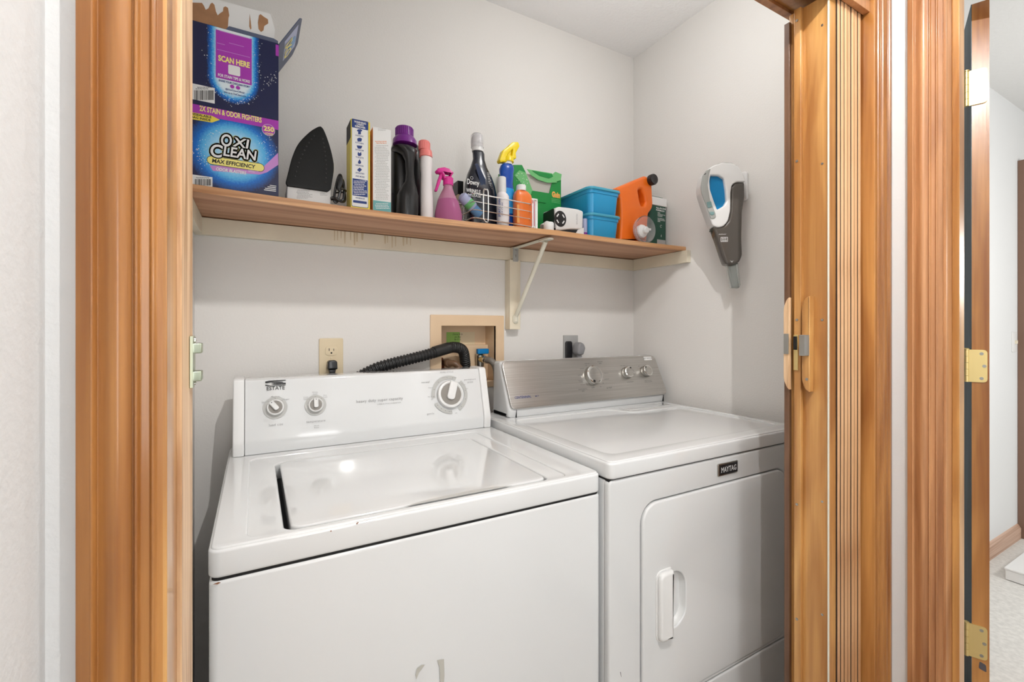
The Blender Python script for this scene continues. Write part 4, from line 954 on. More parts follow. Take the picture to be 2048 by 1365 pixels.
# ---- black jug with purple cap
jg = thing('detergent_jug', 'black plastic detergent jug with a purple cap, seen from its handle end', 'bottle', (.36, 1.29, SH(.36)))
zb = SH(.36, 1.26)
rows = [(793, 829, 284), (787, 834, 290), (783.5, 839, 299), (783, 841, 312), (783, 842, 420), (785, 840, 999)]
obj('body', loft(rows, 1.315, .75, 3.2, z0=zb), 'jug_black', jg)
rs = []
for v, a, b_, hy, cy in ((283.5, 797, 826, .030, 1.280), (289, 789, 834, .036, 1.270), (295, 797, 836, .030, 1.262), (305, 806, 832, .020, 1.252), (320, 811, 828, .012, 1.247), (345, 812.5, 827, .012, 1.246), (362, 811, 829, .014, 1.247), (374, 803, 834, .022, 1.255), (386, 798.5, 838, .032, 1.262), (420, 798, 838, .034, 1.264), (430, 800, 836, .032, 1.264)):
    A, C = py(a, v, 1.245), py(b_, v, 1.245); z = max(A.z, zb+.0002) if v < 430 else zb; hx = (C.x-A.x)/2; ring = []
    for j in range(28):
        th_ = 2*PI*j/28; ca, sa = math.cos(th_), math.sin(th_); ca = math.copysign(abs(ca)**.7, ca); sa = math.copysign(abs(sa)**.7, sa)
        ring.append(((A.x+C.x)/2+hx*ca, cy+hy*sa, z))
    rs.append(ring)
obj('handle', rings(B(), rs), 'jug_black', jg)
obj('cap_collar', loft([(795, 824, 272), (790, 829, 276), (785.5, 833, 282), (785, 834, 291), (788, 831, 292)], 1.285, 1), 'cap_purple', jg)
cp_ = obj('cap', loft([(795, 822, 255.5), (792, 825.5, 257), (791.5, 826, 260), (791, 826.5, 275)], 1.285, 1, n=48), 'cap_purple', jg)
bm = B(); A = py(808.8, 265, 1.285); r_ = (py(826, 265, 1.285).x-A.x)*.985
for k in range(30):
    an = 2*PI*k/30; x, y = A.x+r_*math.cos(an), 1.285+r_*math.sin(an); tube(bm, [(x, y, A.z-.012), (x, y, A.z+.009)], .0011, 5)
obj('grip_ribs', bm, 'cap_purple', cp_, stuff=True)

# ---- white bottle with coral cap
wbt = thing('scent_bottle', 'slim white bottle with a coral ribbed cap', 'bottle', (.41, 1.25, SH(.41)))
obj('bottle', loft([(843, 860, 313), (841, 864, 316), (840.5, 864.5, 330), (842, 863, 350), (841.5, 864, 370), (841, 865.5, 400), (841, 866, 425), (842, 865, 999)], 1.25, 1, z0=SH(.41, 1.25)), 'white_bottle', wbt)
obj('cap_collar', loft([(841, 861, 300), (839.5, 863, 302), (839, 864, 306), (838.5, 864.5, 315)], 1.25, 1), 'coral', wbt)
cp_ = obj('cap', loft([(839, 857.5, 283), (837.5, 859, 284.5), (837.3, 860, 301)], 1.25, 1), 'coral', wbt)
A = py(848.7, 293, 1.25); r_ = (py(860, 293, 1.25).x-A.x)*.93; bm = B()
for k in range(18):
    an = 2*PI*k/18; x, y = A.x+r_*math.cos(an), 1.25+r_*math.sin(an); tube(bm, [(x, y, A.z-.010), (x, y, A.z+.009)], .0012, 5)
obj('grip_ribs', bm, 'coral', cp_, stuff=True)

# ---- pink spray bottle
pk = thing('spray_bottle', 'translucent pink spray bottle half full of water', 'spray bottle', (.48, 1.245, SH(.48)))
YP_ = 1.245
obj('bottle', loft([(888, 904, 370), (887, 905, 378), (881, 909, 390), (876, 914, 402), (872.5, 919.5, 420), (871, 921.5, 434), (872, 921, 999)], YP_, 1, z0=SH(.48, YP_)), 'pink_clear', pk)
obj('liquid', loft([(877, 914.2, 401), (876, 915, 402), (871.8, 920.5, 421), (870.2, 922.5, 433), (871, 922, 999)], YP_, 1.002, z0=SH(.48, YP_)+.0005), 'pink_liquid', pk, label='darker pink liquid')
obj('collar', loft([(888, 904, 355), (886.5, 906, 357), (886.5, 906, 371.5)], YP_, 1), 'magenta', pk)
hd_ = [(874, 340), (877, 335.5), (890, 333.5), (900, 337), (908.5, 345), (904, 352), (903, 357), (889, 357), (887, 350), (885, 346), (877, 345)]
obj('spray_head', shape(B(), rpoly(xz(hd_, YP_-.012), .002), YP_-.012, YP_+.012, 'y', .005), 'magenta', pk)
obj('trigger', shape(B(), rpoly(xz([(882, 344), (887, 346), (885, 355), (874.5, 383), (870.5, 381), (877, 358)], YP_-.006), .0015), YP_-.006, YP_+.006, 'y', .0025), 'magenta', pk)

# ---- wire basket and what stands in it
BKX0, BKX1, BKY0, BKY1 = .5585, .762, 1.222, 1.352
bk_ = thing('wire_basket', 'small silver wire basket holding spray bottles', 'basket', (.66, 1.29, SH(.66)))
def zw(k, x): return 1.609 - .0237*k - (x-BKX0)*.030
for k in range(4):
    r_ = .0021 if k in (0, 3) else .0015
    obj('wire', tube(B(), [(x, y, zw(k, x)) for x, y in rr(BKX0, BKX1, BKY0, BKY1, .012, 4)], r_, 8, close=True), 'chrome', bk_)
def hoop(x, up=0):
    zb_ = zw(3, x); zt_ = zw(0, x)+.012+up
    return smooth_path([(x-.0075, BKY0-.003, zb_-.002), (x-.0075, BKY0-.003, zt_-.008), (x, BKY0-.003, zt_), (x+.0075, BKY0-.003, zt_-.008), (x+.0075, BKY0-.003, zb_-.002), (x, BKY0-.003, zb_-.009)], 5)
for x in (.5985, .7705): obj('clip_hoop', tube(B(), hoop(x, .004 if x < .7 else 0), .0019, 8, close=True), 'chrome', bk_)
for x in (.60, .68, .74):
    obj('wire', tube(B(), [(x, BKY0, zw(3, x)), (x, BKY1, zw(3, x))], .0014, 8), 'chrome', bk_)
for x, y in ((BKX0, 1.30), (BKX0+.03, BKY1), (BKX1, 1.30), (.70, BKY1)):
    obj('wire', tube(B(), [(x, y, zw(3, x)-.0), (x, y, zw(0, x))], .0014, 8), 'chrome', bk_)
obj('base_frame', box(B(), BKX0+.03, BKX1-.002, BKY0+.004, BKY1-.004, SH(.66, 1.24)+.001, zw(3, BKX1)-.004), 'black', bk_, bevel=.001, label='black base tray')
ZBK = zw(3, BKX1)-.0035
# lying bottle
A = py(921, 390, 1.262); C = py(960, 431, 1.262); dv = (C-A); L_ = dv.length; rot = Vector((0, 0, 1)).rotation_difference(dv).to_matrix().to_4x4()
lb2 = thing('lotion_bottle', 'pale lilac bottle lying tilted in the basket with a clear blue cap', 'bottle', A)
obj('bottle', lathe(B(), [(.006, 0), (.0155, .006), (.0170, .014), (.0170, L_*.62), (.013, L_*.66)], A, 24, mtx=rot), 'lavender', lb2)
obj('label', lathe(B(), [(.0172, L_*.34), (.0172, L_*.55)], A, 24, mtx=rot, caps=False), 'green_light', lb2, label='yellow green label')
obj('cap', lathe(B(), [(.0150, L_*.60), (.0155, L_*.9), (.012, L_)], A, 24, mtx=rot), 'cap_clear_blue', lb2)
# black fabric spray
YD = 1.300
dn = thing('fabric_spray', 'black tapered fabric spray bottle with a white nozzle cap reading Downy WRINKLE', 'spray bottle', (.62, YD, ZBK))
obj('bottle', loft([(945, 966, 303), (946, 968, 308), (946.5, 968.5, 320), (942, 973, 335), (935.5, 981, 352), (931.5, 987, 370), (930.5, 990.5, 388), (932, 992.5, 410), (934, 993, 432), (935, 992, 999)], YD, .62, 2.6, z0=ZBK), 'bottle_dark', dn)
obj('collar', loft([(945.5, 963.5, 288), (944.5, 964.8, 290), (944.5, 965.5, 304)], YD, .98), 'white_plastic', dn)
obj('nozzle', loft([(951, 961, 270), (947, 964, 272.5), (945, 965, 278), (945, 965, 289)], YD, .98), 'white_plastic', dn)
obj('clear_overcap', loft([(945, 962, 269), (942.5, 964.5, 273), (942, 965.3, 285), (943, 965.8, 296)], YD, 1.03), 'clear', dn)
Yd = YD-.0345
bm = B(); fit(bm, 'Downy', 934, 958.5, 366.5, 14, Yd, bold=.012, shear=.1); fit(bm, 'WRINKLE', 932.5, 961, 382.5, 8, Yd, bold=.015); fit(bm, 'RELEASE', 936, 962, 391.5, 5, Yd); p = py(943.5, 356, Yd); flat(bm, ringarc(.0038, .0046, 0, 360, (p.x, p.z)), Yd-.0004)
obj('lettering', bm, 'white', dn)
bm = B()
for i in range(26):
    v = 346+i*3.4; u = 974+min(1, (v-346)/50)*7; prect(bm, u, u+random.uniform(4, 7), v, v+1.3, Yd+.006, .0006)
obj('side_lettering', bm, 'dial_grey', dn, stuff=True)
bm = B(); patch(bm, [(951, 327), (957, 326), (972, 358), (973, 400), (966, 400), (962, 366)], Yd, .0002-.0042) ; obj('sheen_stripe', bm, 'bottle_sheen', dn, label='blue sheen painted as a dark stripe')  # reflected sheen on the bottle, painted on as a flat strip
# small white pump spray
sp_ = thing('pump_spray', 'small white pump spray bottle with blue print in the basket', 'spray bottle', (.67, 1.25, ZBK))
obj('bottle', loft([(998, 1009, 384), (995.5, 1014, 389), (994.5, 1016.5, 394), (994.5, 1017, 436), (995.5, 1016, 999)], 1.248, 1, z0=ZBK), 'white_bottle', sp_)
obj('overcap', loft([(998, 1009.5, 354.5), (996.5, 1011, 356), (996, 1011.5, 382), (997, 1011, 386)], 1.248, 1), 'white_plastic', sp_)
bm = B(); fit(bm, 'SPRAY CLEAN', 996.5, 1001, 416, 36, 1.2335, rot=PI/2, d=.0002, bold=.02); fit(bm, 'EYE CARE', 1003, 1006, 418, 26, 1.231, rot=PI/2, d=.0002); obj('lettering', bm, 'print_blue', sp_)
# blue spray with yellow trigger
YS = 1.285
bs = thing('stain_spray', 'blue spray bottle with a yellow trigger behind the white pump', 'spray bottle', (.70, YS, ZBK))
obj('bottle', loft([(1006, 1023, 329), (1002, 1026, 333), (999.5, 1026.5, 340), (1000, 1025, 348), (1000.5, 1025.5, 351), (1000, 1025, 358), (1000.5, 1024, 368), (999, 1027, 385), (998, 1030, 405), (998, 1030, 430), (999, 1029, 999)], YS, .7, 2.4, z0=ZBK), 'spray_blue', bs)
obj('label', loft([(999.5, 1026, 379), (997.6, 1030.3, 404), (997.5, 1030.5, 430)], YS, .72, 2.4), 'label_blue', bs, label='lighter blue label')
obj('collar', loft([(1007, 1023, 324), (1006.5, 1023.5, 330)], YS, 1), 'white_plastic', bs)
obj('trigger_collar', loft([(1007, 1024, 314), (1005.5, 1026, 317), (1005, 1026, 325)], YS, 1), 'trigger_yellow', bs)
def zm(pts, s, ox, oy): return [(ox+x*s, oy+y*s) for x, y in pts]
hd_ = zm([(825, 415), (868, 300), (925, 255), (985, 200), (1050, 200), (1068, 250), (1022, 330), (1028, 395), (1000, 405), (988, 450), (870, 436), (842, 445)], .1685, 860, 250)
ho_ = zm([(922, 352), (985, 285), (975, 368), (930, 372)], .1685, 860, 250)
obj('trigger_head', shape(B(), [rpoly(xz(hd_, YS-.012), .003), rpoly(xz(ho_, YS-.012), .001)], YS-.012, YS+.010, 'y', .003), 'trigger_yellow', bs)
obj('head_core', box(B(), *[py(1014, 315, YS).x, py(1022, 315, YS).x], YS-.004, YS+.006, py(1016, 314, YS).z, py(1016, 300, YS).z), 'trigger_yellow', bs, bevel=.002)
# orange dye bottle
YO = 1.250
od = thing('dye_bottle', 'orange dye bottle with a white cap at the right end of the basket', 'bottle', (.725, YO, ZBK))
obj('bottle', loft([(1034, 1050, 382), (1032, 1054, 384), (1029, 1059.5, 391), (1028.5, 1060.5, 397), (1028.5, 1060.5, 440), (1029, 1060, 999)], YO, .62, 4, z0=ZBK), 'dye_orange', od)
obj('cap', loft([(1035, 1049.5, 371), (1033.8, 1050.6, 372.5), (1033.5, 1050.8, 382.5)], YO, 1), 'white', od)
Yo = YO-.0165
bm = B(); prect(bm, 1034, 1057, 411, 447, Yo, .0006); obj('label', bm, 'dye_label', od, label='lighter orange label')
bm = B(); fit(bm, 'RIT', 1041, 1055, 401.5, 9, Yo, bold=.01); obj('lettering', bm, 'white', od)
bm = B(); lines(bm, 1037, 1055, 410, 425, 4, Yo, .0008, .3); obj('fine_print', bm, 'dye_orange', od, stuff=True)
# slim striped tube box
sb = thing('slim_box', 'slim white box with pink stripes standing in the right end of the basket', 'box', (.76, 1.25, ZBK))
a, b_ = py(1061, 400, 1.240), py(1075.5, 400, 1.240)
obj('carton', box(B(), a.x, b_.x, 1.240, 1.262, ZBK, py(1068, 397, 1.24).z), 'white', sb, bevel=.0008)
for u in (1063, 1067.5): bm = B(); prect(bm, u, u+2.2, 400, 452, 1.24, .0004); obj('stripe', bm, 'pink_stripe', sb, label='pink stripe')
# small dark box behind the basket
t = thing('small_box', 'small black box with a beige lower part behind the pink spray bottle', 'box', (.56, 1.36, SH(.56, 1.37)))
YQ = 1.365
a, b_ = py(915.5, 370, YQ).x, py(927, 370, YQ).x; zt_ = py(915.5, 361, YQ).z; zm_ = py(915.5, 388, YQ).z
obj('lid', box(B(), a, b_, YQ, YQ+.05, zm_, zt_), 'black', t, bevel=.001); obj('body', box(B(), a+.001, b_-.001, YQ+.001, YQ+.049, SH(.56, 1.38), zm_), 'almond', t, bevel=.001)

# ---- green dryer-sheet carton, torn open
YG = 1.352
gb = thing('dryer_sheet_box', 'torn open green dryer sheet box showing the grey sheets inside', 'box', (.84, 1.36, SH(.84)))
Z_ = .1685
gz0 = SH(.8, YG)
fr = zm([(990, 475), (1092, 475), (1135, 560), (1215, 780), (1415, 812), (1445, 700), (1480, 600), (1555, 580)], Z_, 860, 250)
P_ = xz(fr, YG); P_ = P_ + [(P_[-1][0], gz0), (P_[0][0], gz0)]
obj('front', shape(B(), P_, YG, YG+.0015, 'y'), 'green_card', gb)
gx0, gx1 = P_[0][0], P_[7][0]
obj('side', box(B(), gx0, gx0+.0015, YG+.0016, YG+.11, gz0, P_[0][1]), 'green_card', gb); obj('side', box(B(), gx1-.0015, gx1, YG+.0016, YG+.11, gz0, P_[7][1]), 'green_card', gb)
obj('back', box(B(), gx0+.0016, gx1-.0016, YG+.108, YG+.11, gz0, P_[7][1]-.01), 'green_card', gb)
ps = py(1075, 364, YG)
for k in range(9):
    if k == 0: s0 = obj('sheet', box(B(), gx0+.004, gx1-.004, YG+.0045, YG+.0075, gz0, py(1080, 352, YG).z), 'sheet_grey', gb)
    else: c = s0.copy(); S_.collection.objects.link(c); c.parent = gb; c.location.y += .006*k; c.location.z += .002*(k % 3)
def gp(nm, pts, m, d=.0006, lab=None, dd=.001):
    return obj(nm, shape(B(), xz(zm(pts, Z_, 860, 250), YG), YG-d-dd, YG-d, 'y'), m, gb, label=lab)
gp('light_panel', [(1000, 600), (1060, 540), (1135, 570), (1215, 780), (1185, 860), (1090, 700)], 'green_light', .0003, 'light green printed panel')
gp('torn_flap', [(1205, 790), (1395, 815), (1370, 930), (1190, 900)], 'green_card', .0016, None)
gp('lid_flap', [(1140, 530), (1440, 580), (1500, 690), (1380, 690), (1270, 655), (1190, 600)], 'green_light', .004, 'bent light green lid flap')
gp('lid_flap', [(1200, 548), (1435, 590), (1450, 620), (1400, 640), (1290, 610)], 'green_card', .0055, 'dark green strip of the lid')
gp('corner_flap', [(1445, 590), (1480, 560), (1555, 590), (1545, 660), (1480, 680)], 'green_light', .003, 'pale inner side of the corner flap')
bm = B(); fit(bm, 'Gain', 1103.5, 1120, 390, 12, YG, bold=.07, d=.0009); l1 = obj('lettering_outline', bm, 'yellow', gb)
bm = B(); fit(bm, 'Gain', 1104.2, 1119.5, 390, 11, YG, bold=.02, d=.0013); obj('lettering', bm, 'orange_print', gb)
bm = B()
for i in range(3): prect(bm, 1103, 1120, 399+i*3, 400+i*3, YG, .0006)
obj('swirl_lines', bm, 'green_light', gb, stuff=True)
bm = B(); random.seed(4)
for i in range(26): p = py(random.uniform(1032, 1056), random.uniform(345, 372), YG); flat(bm, circ(p.x, p.z, random.uniform(.0006, .0016), 8), YG-.0016)
obj('bubbles', bm, 'white', gb, stuff=True)

# ---- white device with a black fan opening
dv_ = thing('fan_device', 'white rounded gadget with a black round spoked opening', 'gadget', (.9, 1.26, SH(.9)))
Yv = 1.226; s_ = .0659
ol = zm([(160, 400), (270, 355), (560, 385), (850, 430), (985, 480), (1015, 520), (1000, 1010), (960, 1045), (600, 1040), (420, 1060), (300, 1075), (190, 1060)], s_, 1100, 390)
obj('housing', shape(B(), rpoly(xz(ol, Yv), .004), Yv, Yv+.075, 'y', .005), 'white_plastic', dv_)
p = py(1120.5, 438, Yv); rx = py(1132, 438, Yv).x-p.x; rz = 16*Yv/ray(1120, 438).y
lens = obj('opening', shape(B(), circ(p.x, p.z, rx, 40, rz), Yv-.0016, Yv+.001, 'y', .0008), 'black', dv_, label='glossy black round opening')
for an in (38, 142, 218, 322):
    a = math.radians(an); x, z = p.x+rx*.62*math.cos(a), p.z+rz*.62*math.sin(a)
    R_ = Matrix.Translation((x, Yv-.002, z)) @ AX['y'] @ Matrix.Rotation(a+PI/2, 4, 'Z'); obj('slot', flat(B(), rr(-.0062, .0062, -.0022, .0022, .001, 3), 0, mtx=R_), 'white', lens, label='white slot')
bm = B(); fit(bm, 'MONITOR', 1152.3, 1155, 439, 21, Yv, rot=-PI/2); obj('lettering', bm, 'print_light', dv_)
bsx = zm([(300, 1110), (160, 1090), (180, 1050), (420, 1075), (780, 1080), (1000, 1040), (1030, 1180)], s_, 1100, 390)
a, b_ = py(1112, 462, Yv).x, py(1168, 462, Yv).x; z0 = SH(.9, Yv)
obj('foot', box(B(), a, b_, Yv+.004, Yv+.07, z0, py(1140, 459, Yv).z), 'black', dv_, bevel=.001)
obj('foot_cover', shape(B(), [(py(1150, 460, Yv).x, z0), (b_, z0), (b_, py(1166, 455, Yv).z), (py(1156, 455, Yv).x, py(1156, 460, Yv).z)], Yv+.001, Yv+.0035, 'y'), 'white_plastic', dv_)
sdp = B(); a2 = py(1092, 440, 1.27).x
obj('side_panel', shape(B(), rpoly([(z, y) for y, z in ((0, 0),)]*0 or [(Yv+.006, z0+.004), (Yv+.070, z0+.004), (Yv+.070, p.z+rz*1.15), (Yv+.006, p.z+rz*1.3)], .006), py(1110.5, 440, Yv).x-.0012, py(1110.5, 440, Yv).x-.0002, 'x'), 'black', dv_, label='black side panel')
# white plastic caps in front
c_ = thing('plastic_cap', 'small white round cap standing upright left of the white gadget', 'cap', (.84, 1.21, SH(.84, 1.21)))
p = py(1100, 452, 1.205)
obj('cap', lathe(B(), [(.0150, 0), (.0165, .002), (.0165, .024), (.0145, .027)], (p.x, 1.212, SH(p.x, 1.21)), 28), 'white', c_); obj('rim', lathe(B(), [(.0174, .0), (.0174, .003)], (p.x, 1.212, SH(p.x, 1.21)), 28), 'white', c_)
c_ = thing('plastic_cap', 'white cap tilted on its side behind the upright one', 'cap', (.83, 1.235, SH(.83, 1.235)))
p = py(1092, 444, 1.252); R_ = Matrix.Rotation(math.radians(55), 4, 'Y')
obj('cap', lathe(B(), [(.014, -.012), (.0155, -.010), (.0155, .012), (.014, .014)], (p.x, 1.252, SH(.83, 1.24)+.0225), 28, mtx=R_), 'white', c_); obj('rim', lathe(B(), [(.0164, -.012), (.0164, -.008)], (p.x, 1.252, SH(.83, 1.24)+.0225), 28, mtx=R_), 'white', c_)
# little purple tin
pt = thing('small_tin', 'small purple tin squeezed between gadget and lower blue bin', 'tin', (.98, 1.26, SH(.98)))
p = py(1171, 450, 1.245); z0 = SH(p.x, 1.25)
obj('tin', lathe(B(), [(.0095, 0), (.010, .001), (.010, py(1171, 438, 1.245).z-z0)], (p.x-.001, 1.250, z0), 20), 'lavender', pt)
obj('label', lathe(B(), [(.0102, .004), (.0102, .020)], (p.x-.001, 1.250, z0), 20, caps=False), 'cap_purple', pt, label='purple label')

# ---- two blue bins
def blue_bin(z0, z1, label, dx=0):
    t = thing('storage_bin', label, 'bin', (1.07, 1.32, z0), 'stacked blue plastic bins')
    x0, x1, y0, y1 = .9985+dx, 1.1375+dx, 1.226, 1.425; rs = []
    for z, i in ((z0, .010), (z0+.004, .007), (z1-.022, .002), (z1-.020, -.0005), (z1-.004, -.001)): rs.append([(x, y, z) for x, y in rr(x0+i, x1-i, y0+i, y1-i, .022, 6)])
    for z, i in ((z1-.004, .0015), (z0+.006, .010)): rs.append([(x, y, z) for x, y in rr(x0+i, x1-i, y0+i, y1-i, .020, 6)])
    obj('tub', rings(B(), rs), 'bin_blue', t)
    obj('rim', shape(B(), [rr(x0-.006, x1+.006, y0-.006, y1+.006, .026, 6), rr(x0+.004, x1-.004, y0+.004, y1-.004, .020, 6)], z1-.010, z1, 'z', .003), 'bin_rim', t)
    return t
zz = SH(1.07, 1.24)
blue_bin(zz, 1.609, 'blue plastic storage bin on the shelf, lower of the stacked pair')
blue_bin(1.6095, 1.700, 'blue plastic storage bin, upper of the stacked pair')

# ---- orange jug
YJ = 1.250; s4 = .166
oj = thing('detergent_jug', 'bright orange plastic jug with a black screw cap beside the blue bins', 'bottle', (1.22, 1.30, SH(1.2)))
body = zm([(1010, 285), (1180, 218), (1300, 165), (1395, 125), (1470, 170), (1478, 260), (1490, 480), (1478, 530), (1432, 590), (1428, 680), (1415, 930), (1085, 930), (1098, 760), (1105, 560), (1095, 400), (1060, 340)], s4, 1060, 330)
hol = zm([(1310, 300), (1350, 290), (1385, 370), (1400, 450), (1375, 495), (1345, 490), (1325, 410)], s4, 1060, 330)
P_ = xz(body, YJ); z0 = SH(1.2, YJ); P_ = [(x, max(z, z0)) for x, z in P_]
obj('jug', shape(B(), [rpoly(P_, [.01, .0, .004, .008, .008, .004, .01, .008, .01, .01, .006, .006, .01, .01, .008, .01]), rpoly(xz(hol, YJ), .005)], YJ, YJ+.088, 'y', .011, segs=5), 'jug_orange', oj)
p = py(1301, 361, YJ)
cpo = obj('cap', lathe(B(), [(.0165, 0), (.0195, .003), (.0198, .020), (.0180, .0235), (.013, .0225)], (p.x+.001, YJ+.004, p.z), 32, 'y'), 'black', oj)
bm = B()
for k in range(22):
    an = 2*PI*k/22; x, z = p.x+.001+.0196*math.cos(an), p.z+.0196*math.sin(an); tube(bm, [(x, YJ-.0, z), (x, YJ-.017, z)], .001, 5)
obj('grip_ribs', bm, 'black', cpo, stuff=True)
# ---- clear cup with white valve
cu_ = thing('clear_cup', 'clear round plastic cup with a white fitting inside, lying in front of the orange jug', 'cup', (1.25, 1.21, SH(1.25)))
p = py(1291.5, 459, 1.2); R0 = .0480; zc_ = SH(1.25, 1.2)+R0+.001
prf = []
for k in range(9):
    a = PI/2*k/8; prf.append((max(.004, R0*math.cos(a)), -.012+.034*-math.sin(a)))
prf = [(R0*1.02, .006), (R0*1.02, .002), (R0, 0)] + [(max(.006, R0*math.cos(PI/2*k/8)), -.004-.028*math.sin(PI/2*k/8)) for k in range(9)]
prf2 = [(r*.95, h+.001) for r, h in prf[::-1]]
cz = Vector((p.x, 1.205, zc_))
obj('bowl', lathe(B(), prf+prf2, cz, 40, 'y', caps=False), 'clear', cu_)
obj('fitting', lathe(B(), [(.023, -.024), (.025, -.014), (.0225, -.007), (.012, -.004)], cz+Vector((-.001, 0, -.004)), 28, 'y'), 'white', cu_)
obj('valve', lathe(B(), [(.013, -.010), (.0125, .006), (.009, .009)], cz+Vector((.004, 0, -.002)), 24, 'y'), 'white_plastic', cu_)
obj('stem', box(B(), cz.x+.002, cz.x+.027, cz.y-.006, cz.y+.004, cz.z-.002, cz.z+.006), 'white_plastic', cu_, bevel=.0015)
# ---- green canister
YC = 1.272
gc = thing('canister', 'dark green canister with a white lid at the right end of the shelf', 'canister', (1.36, 1.31, SH(1.36)))
a, b_ = py(1297, 440, YC).x, py(1334, 440, YC).x; z0 = SH(1.36, 1.3); z1 = py(1316, 412, YC).z
obj('canister', shape(B(), rr(a, b_, YC, YC+.095, .012), z0, z1, 'z', .002), 'green_dark', gc)
a2, b2 = py(1300, 404, YC-.003).x, py(1337, 404, YC-.003).x
obj('lid', shape(B(), rr(a2, min(b2, XR-.004), YC-.003, YC+.098, .014), z1+.0003, py(1320, 396, YC).z, 'z', .003), 'white', gc)
obj('lid_top', shape(B(), rr(a2+.012, b2-.012, YC+.008, YC+.088, .012), py(1320, 396, YC).z, py(1320, 393, YC).z, 'z', .001), 'green_dark', gc)
bm = B(); fit(bm, 'ALL-IN-ONE\nFORMULA', 1312, 1332, 419.5, 8, YC, bold=.025); fit(bm, 'WITH\nACTIVE BUILT-IN\nCLEANERS', 1315, 1330, 430, 8, YC, bold=.01); fit(bm, 'WATERLESS\nGREYWATER\nSAFE', 1315, 1330, 441, 8, YC, bold=.01)
p = py(1322, 453, YC); flat(bm, ringarc(.004, .005, 30, 300, (p.x, p.z), 12), YC-.0004); p = py(1322, 472, YC); flat(bm, [(p.x-.002, p.z-.006), (p.x+.001, p.z+.006), (p.x+.003, p.z-.006), (p.x, p.z-.001)], YC-.0004)
obj('lettering', bm, 'white', gc)
bm = B(); prect(bm, 1314, 1331, 480, 489, YC, .0004); obj('label_block', bm, 'grey_box', gc, label='grey label block')

# ================================================================== hand vacuum on the right wall
th = math.radians(35)
va = Vector((math.cos(th), -math.sin(th), 0)); vn = va.cross(Vector((0, 0, 1)))
vo = px(1490, 450, 1.392)
VM = Matrix(((va.x, 0, vn.x, vo.x), (va.y, 0, vn.y, vo.y), (0, 1, 0, vo.z), (0, 0, 0, 1)))
hv = thing('hand_vacuum', 'white and smoky grey cordless hand vacuum hanging nose down on the right wall', 'vacuum', (1.38, 1.0, 1.45))
def vp(pts): return [onface(VM, 1370+x*.2196, 300+y*.2198) for x, y in pts]
shell = [(133, 340), (148, 245), (185, 195), (250, 150), (330, 125), (430, 130), (490, 168), (530, 250), (541, 300), (460, 298), (420, 325), (408, 390), (405, 560), (385, 650), (345, 700), (290, 713), (245, 694), (225, 640), (180, 520), (140, 400)]
hole = [(226, 238), (300, 240), (345, 270), (362, 380), (368, 470), (345, 515), (285, 550), (255, 470), (222, 370), (216, 290)]
obj('shell', shape(B(), [rpoly(vp(shell), .006), rpoly(vp(hole), .004)], -.045, .010, bev=.005, segs=4, mtx=VM), 'white_plastic', hv)
obj('handle_opening', shape(B(), rpoly([(x, y) for x, y in vp([(205, 225), (310, 225), (360, 260), (375, 480), (350, 530), (280, 565), (210, 400)])], .006), -.030, -.003, mtx=VM), 'blue_panel', hv, label='blue inner side of the handle opening')
strip = [(134, 345), (150, 245), (182, 197), (225, 178), (207, 240), (197, 330), (218, 460), (268, 585), (272, 622), (250, 638), (225, 635), (180, 510), (141, 400)]
gs = obj('handle_strip', shape(B(), rpoly(vp(strip), .004), .004, .0125, bev=.003, mtx=VM), 'grey_plastic', hv, label='grey grip strip')
for pts in ([(182, 488), (225, 478), (236, 528), (196, 540)], [(208, 572), (252, 572), (255, 595), (235, 607), (216, 598)]):
    obj('button', shape(B(), rpoly(vp(pts), .003), .0125, .015, bev=.001, mtx=VM), 'button_teal', gs, label='teal grey button')
obj('indicator', flat(B(), vp([(162, 236), (178, 222), (182, 226), (167, 241)]), .0128, mtx=VM), 'gap', gs)
bowl = [(414, 345), (450, 303), (538, 300), (541, 420), (518, 560), (512, 800), (518, 960), (492, 1022), (430, 1052), (372, 1042), (345, 970), (300, 830), (250, 698), (300, 712), (350, 698), (392, 645), (408, 560)]
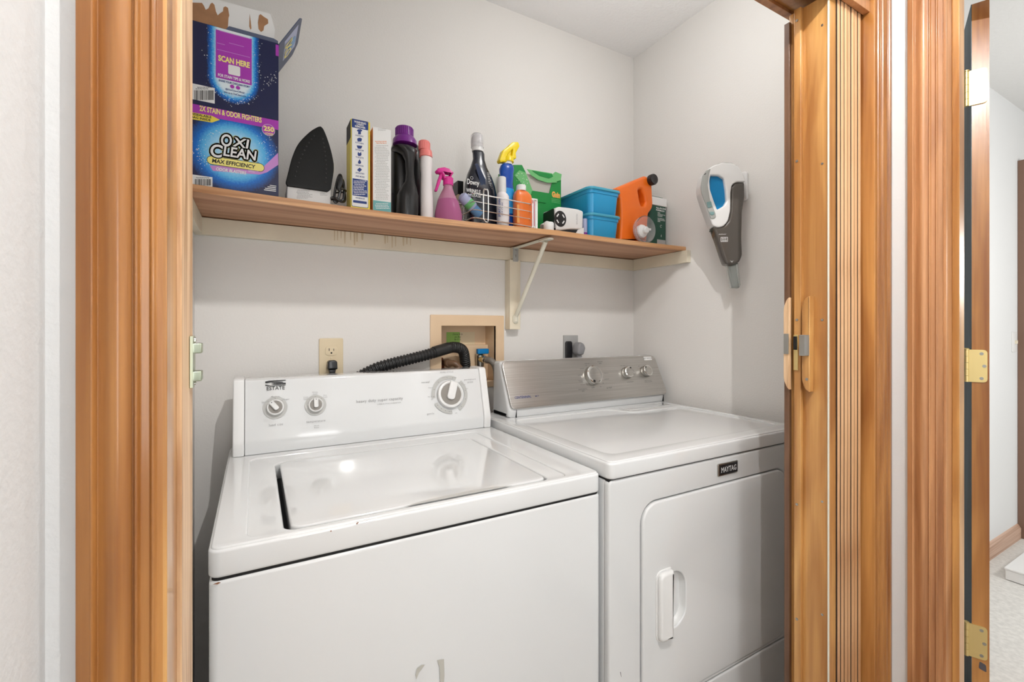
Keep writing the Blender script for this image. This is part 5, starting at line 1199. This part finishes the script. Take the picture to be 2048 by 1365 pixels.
bo = obj('dust_bowl', shape(B(), rpoly(vp(bowl), .006), -.042, .007, bev=.008, segs=5, mtx=VM), 'smoke', hv, label='smoky translucent dust bowl')
obj('filter', shape(B(), rpoly(vp([(390, 700), (455, 700), (455, 780), (470, 940), (400, 950), (385, 780)]), .004), -.028, .002, bev=.005, mtx=VM), 'grey_plastic', hv, label='grey filter inside the bowl')
bm = B(); a_ = vp([(318, 798), (382, 798), (382, 840), (318, 840)]); x0, y1, x1, y0 = a_[0][0], a_[0][1], a_[2][0], a_[2][1]
shape(bm, [rr(x0, x1, y0, y1, .0015, 3), rr(x0+.0012, x1-.0012, y0+.0012, y1-.0012, .001, 3)], .0074, .0078, mtx=VM)
text(bm, 'BLACK+\nDECKER', (x0+x1)/2, (y0+y1)/2-.0003, .0078, .0068, mtx=VM, sx=.62, bold=.02); a_ = vp([(332, 772)])[0]; text(bm, 'dustbuster', a_[0], a_[1], .0078, .0055, mtx=VM, shear=.3)
obj('lettering', bm, 'white', bo)
obj('arrow_mark', flat(B(), vp([(400, 1008), (420, 1030), (434, 1008), (420, 1018)]), .0078, mtx=VM), 'dial_grey', bo)
obj('nozzle', shape(B(), rpoly(vp([(395, 1045), (492, 1020), (519, 1225), (502, 1258), (435, 1255)]), .003), -.032, -.006, bev=.006, mtx=VM), 'grey_clear', hv, label='grey pull-out crevice nozzle')
obj('nozzle_rib', shape(B(), rpoly(vp([(470, 1040), (490, 1035), (512, 1230), (496, 1245)]), .001), -.006, -.004, bev=.0008, mtx=VM), 'grey_plastic', hv)
obj('motor_cap', shape(B(), rpoly(vp([(255, 155), (300, 125), (370, 114), (430, 118), (470, 150), (430, 145), (330, 140)]), .002), -.036, .002, bev=.003, mtx=VM), 'grey_plastic', hv)
mt_ = thing('vacuum_mount', 'white wall mount behind the hand vacuum', 'wall mount', (XR, 1.0, 1.5))
pa, pb = px(1483, 345, XR-.012), px(1492, 400, XR-.012)
obj('back_plate', shape(B(), rr(pb.y-.002, pa.y+.055, pb.z, pa.z, .01), XR-.012, XR-.0003, 'x', .003), 'white_plastic', mt_)
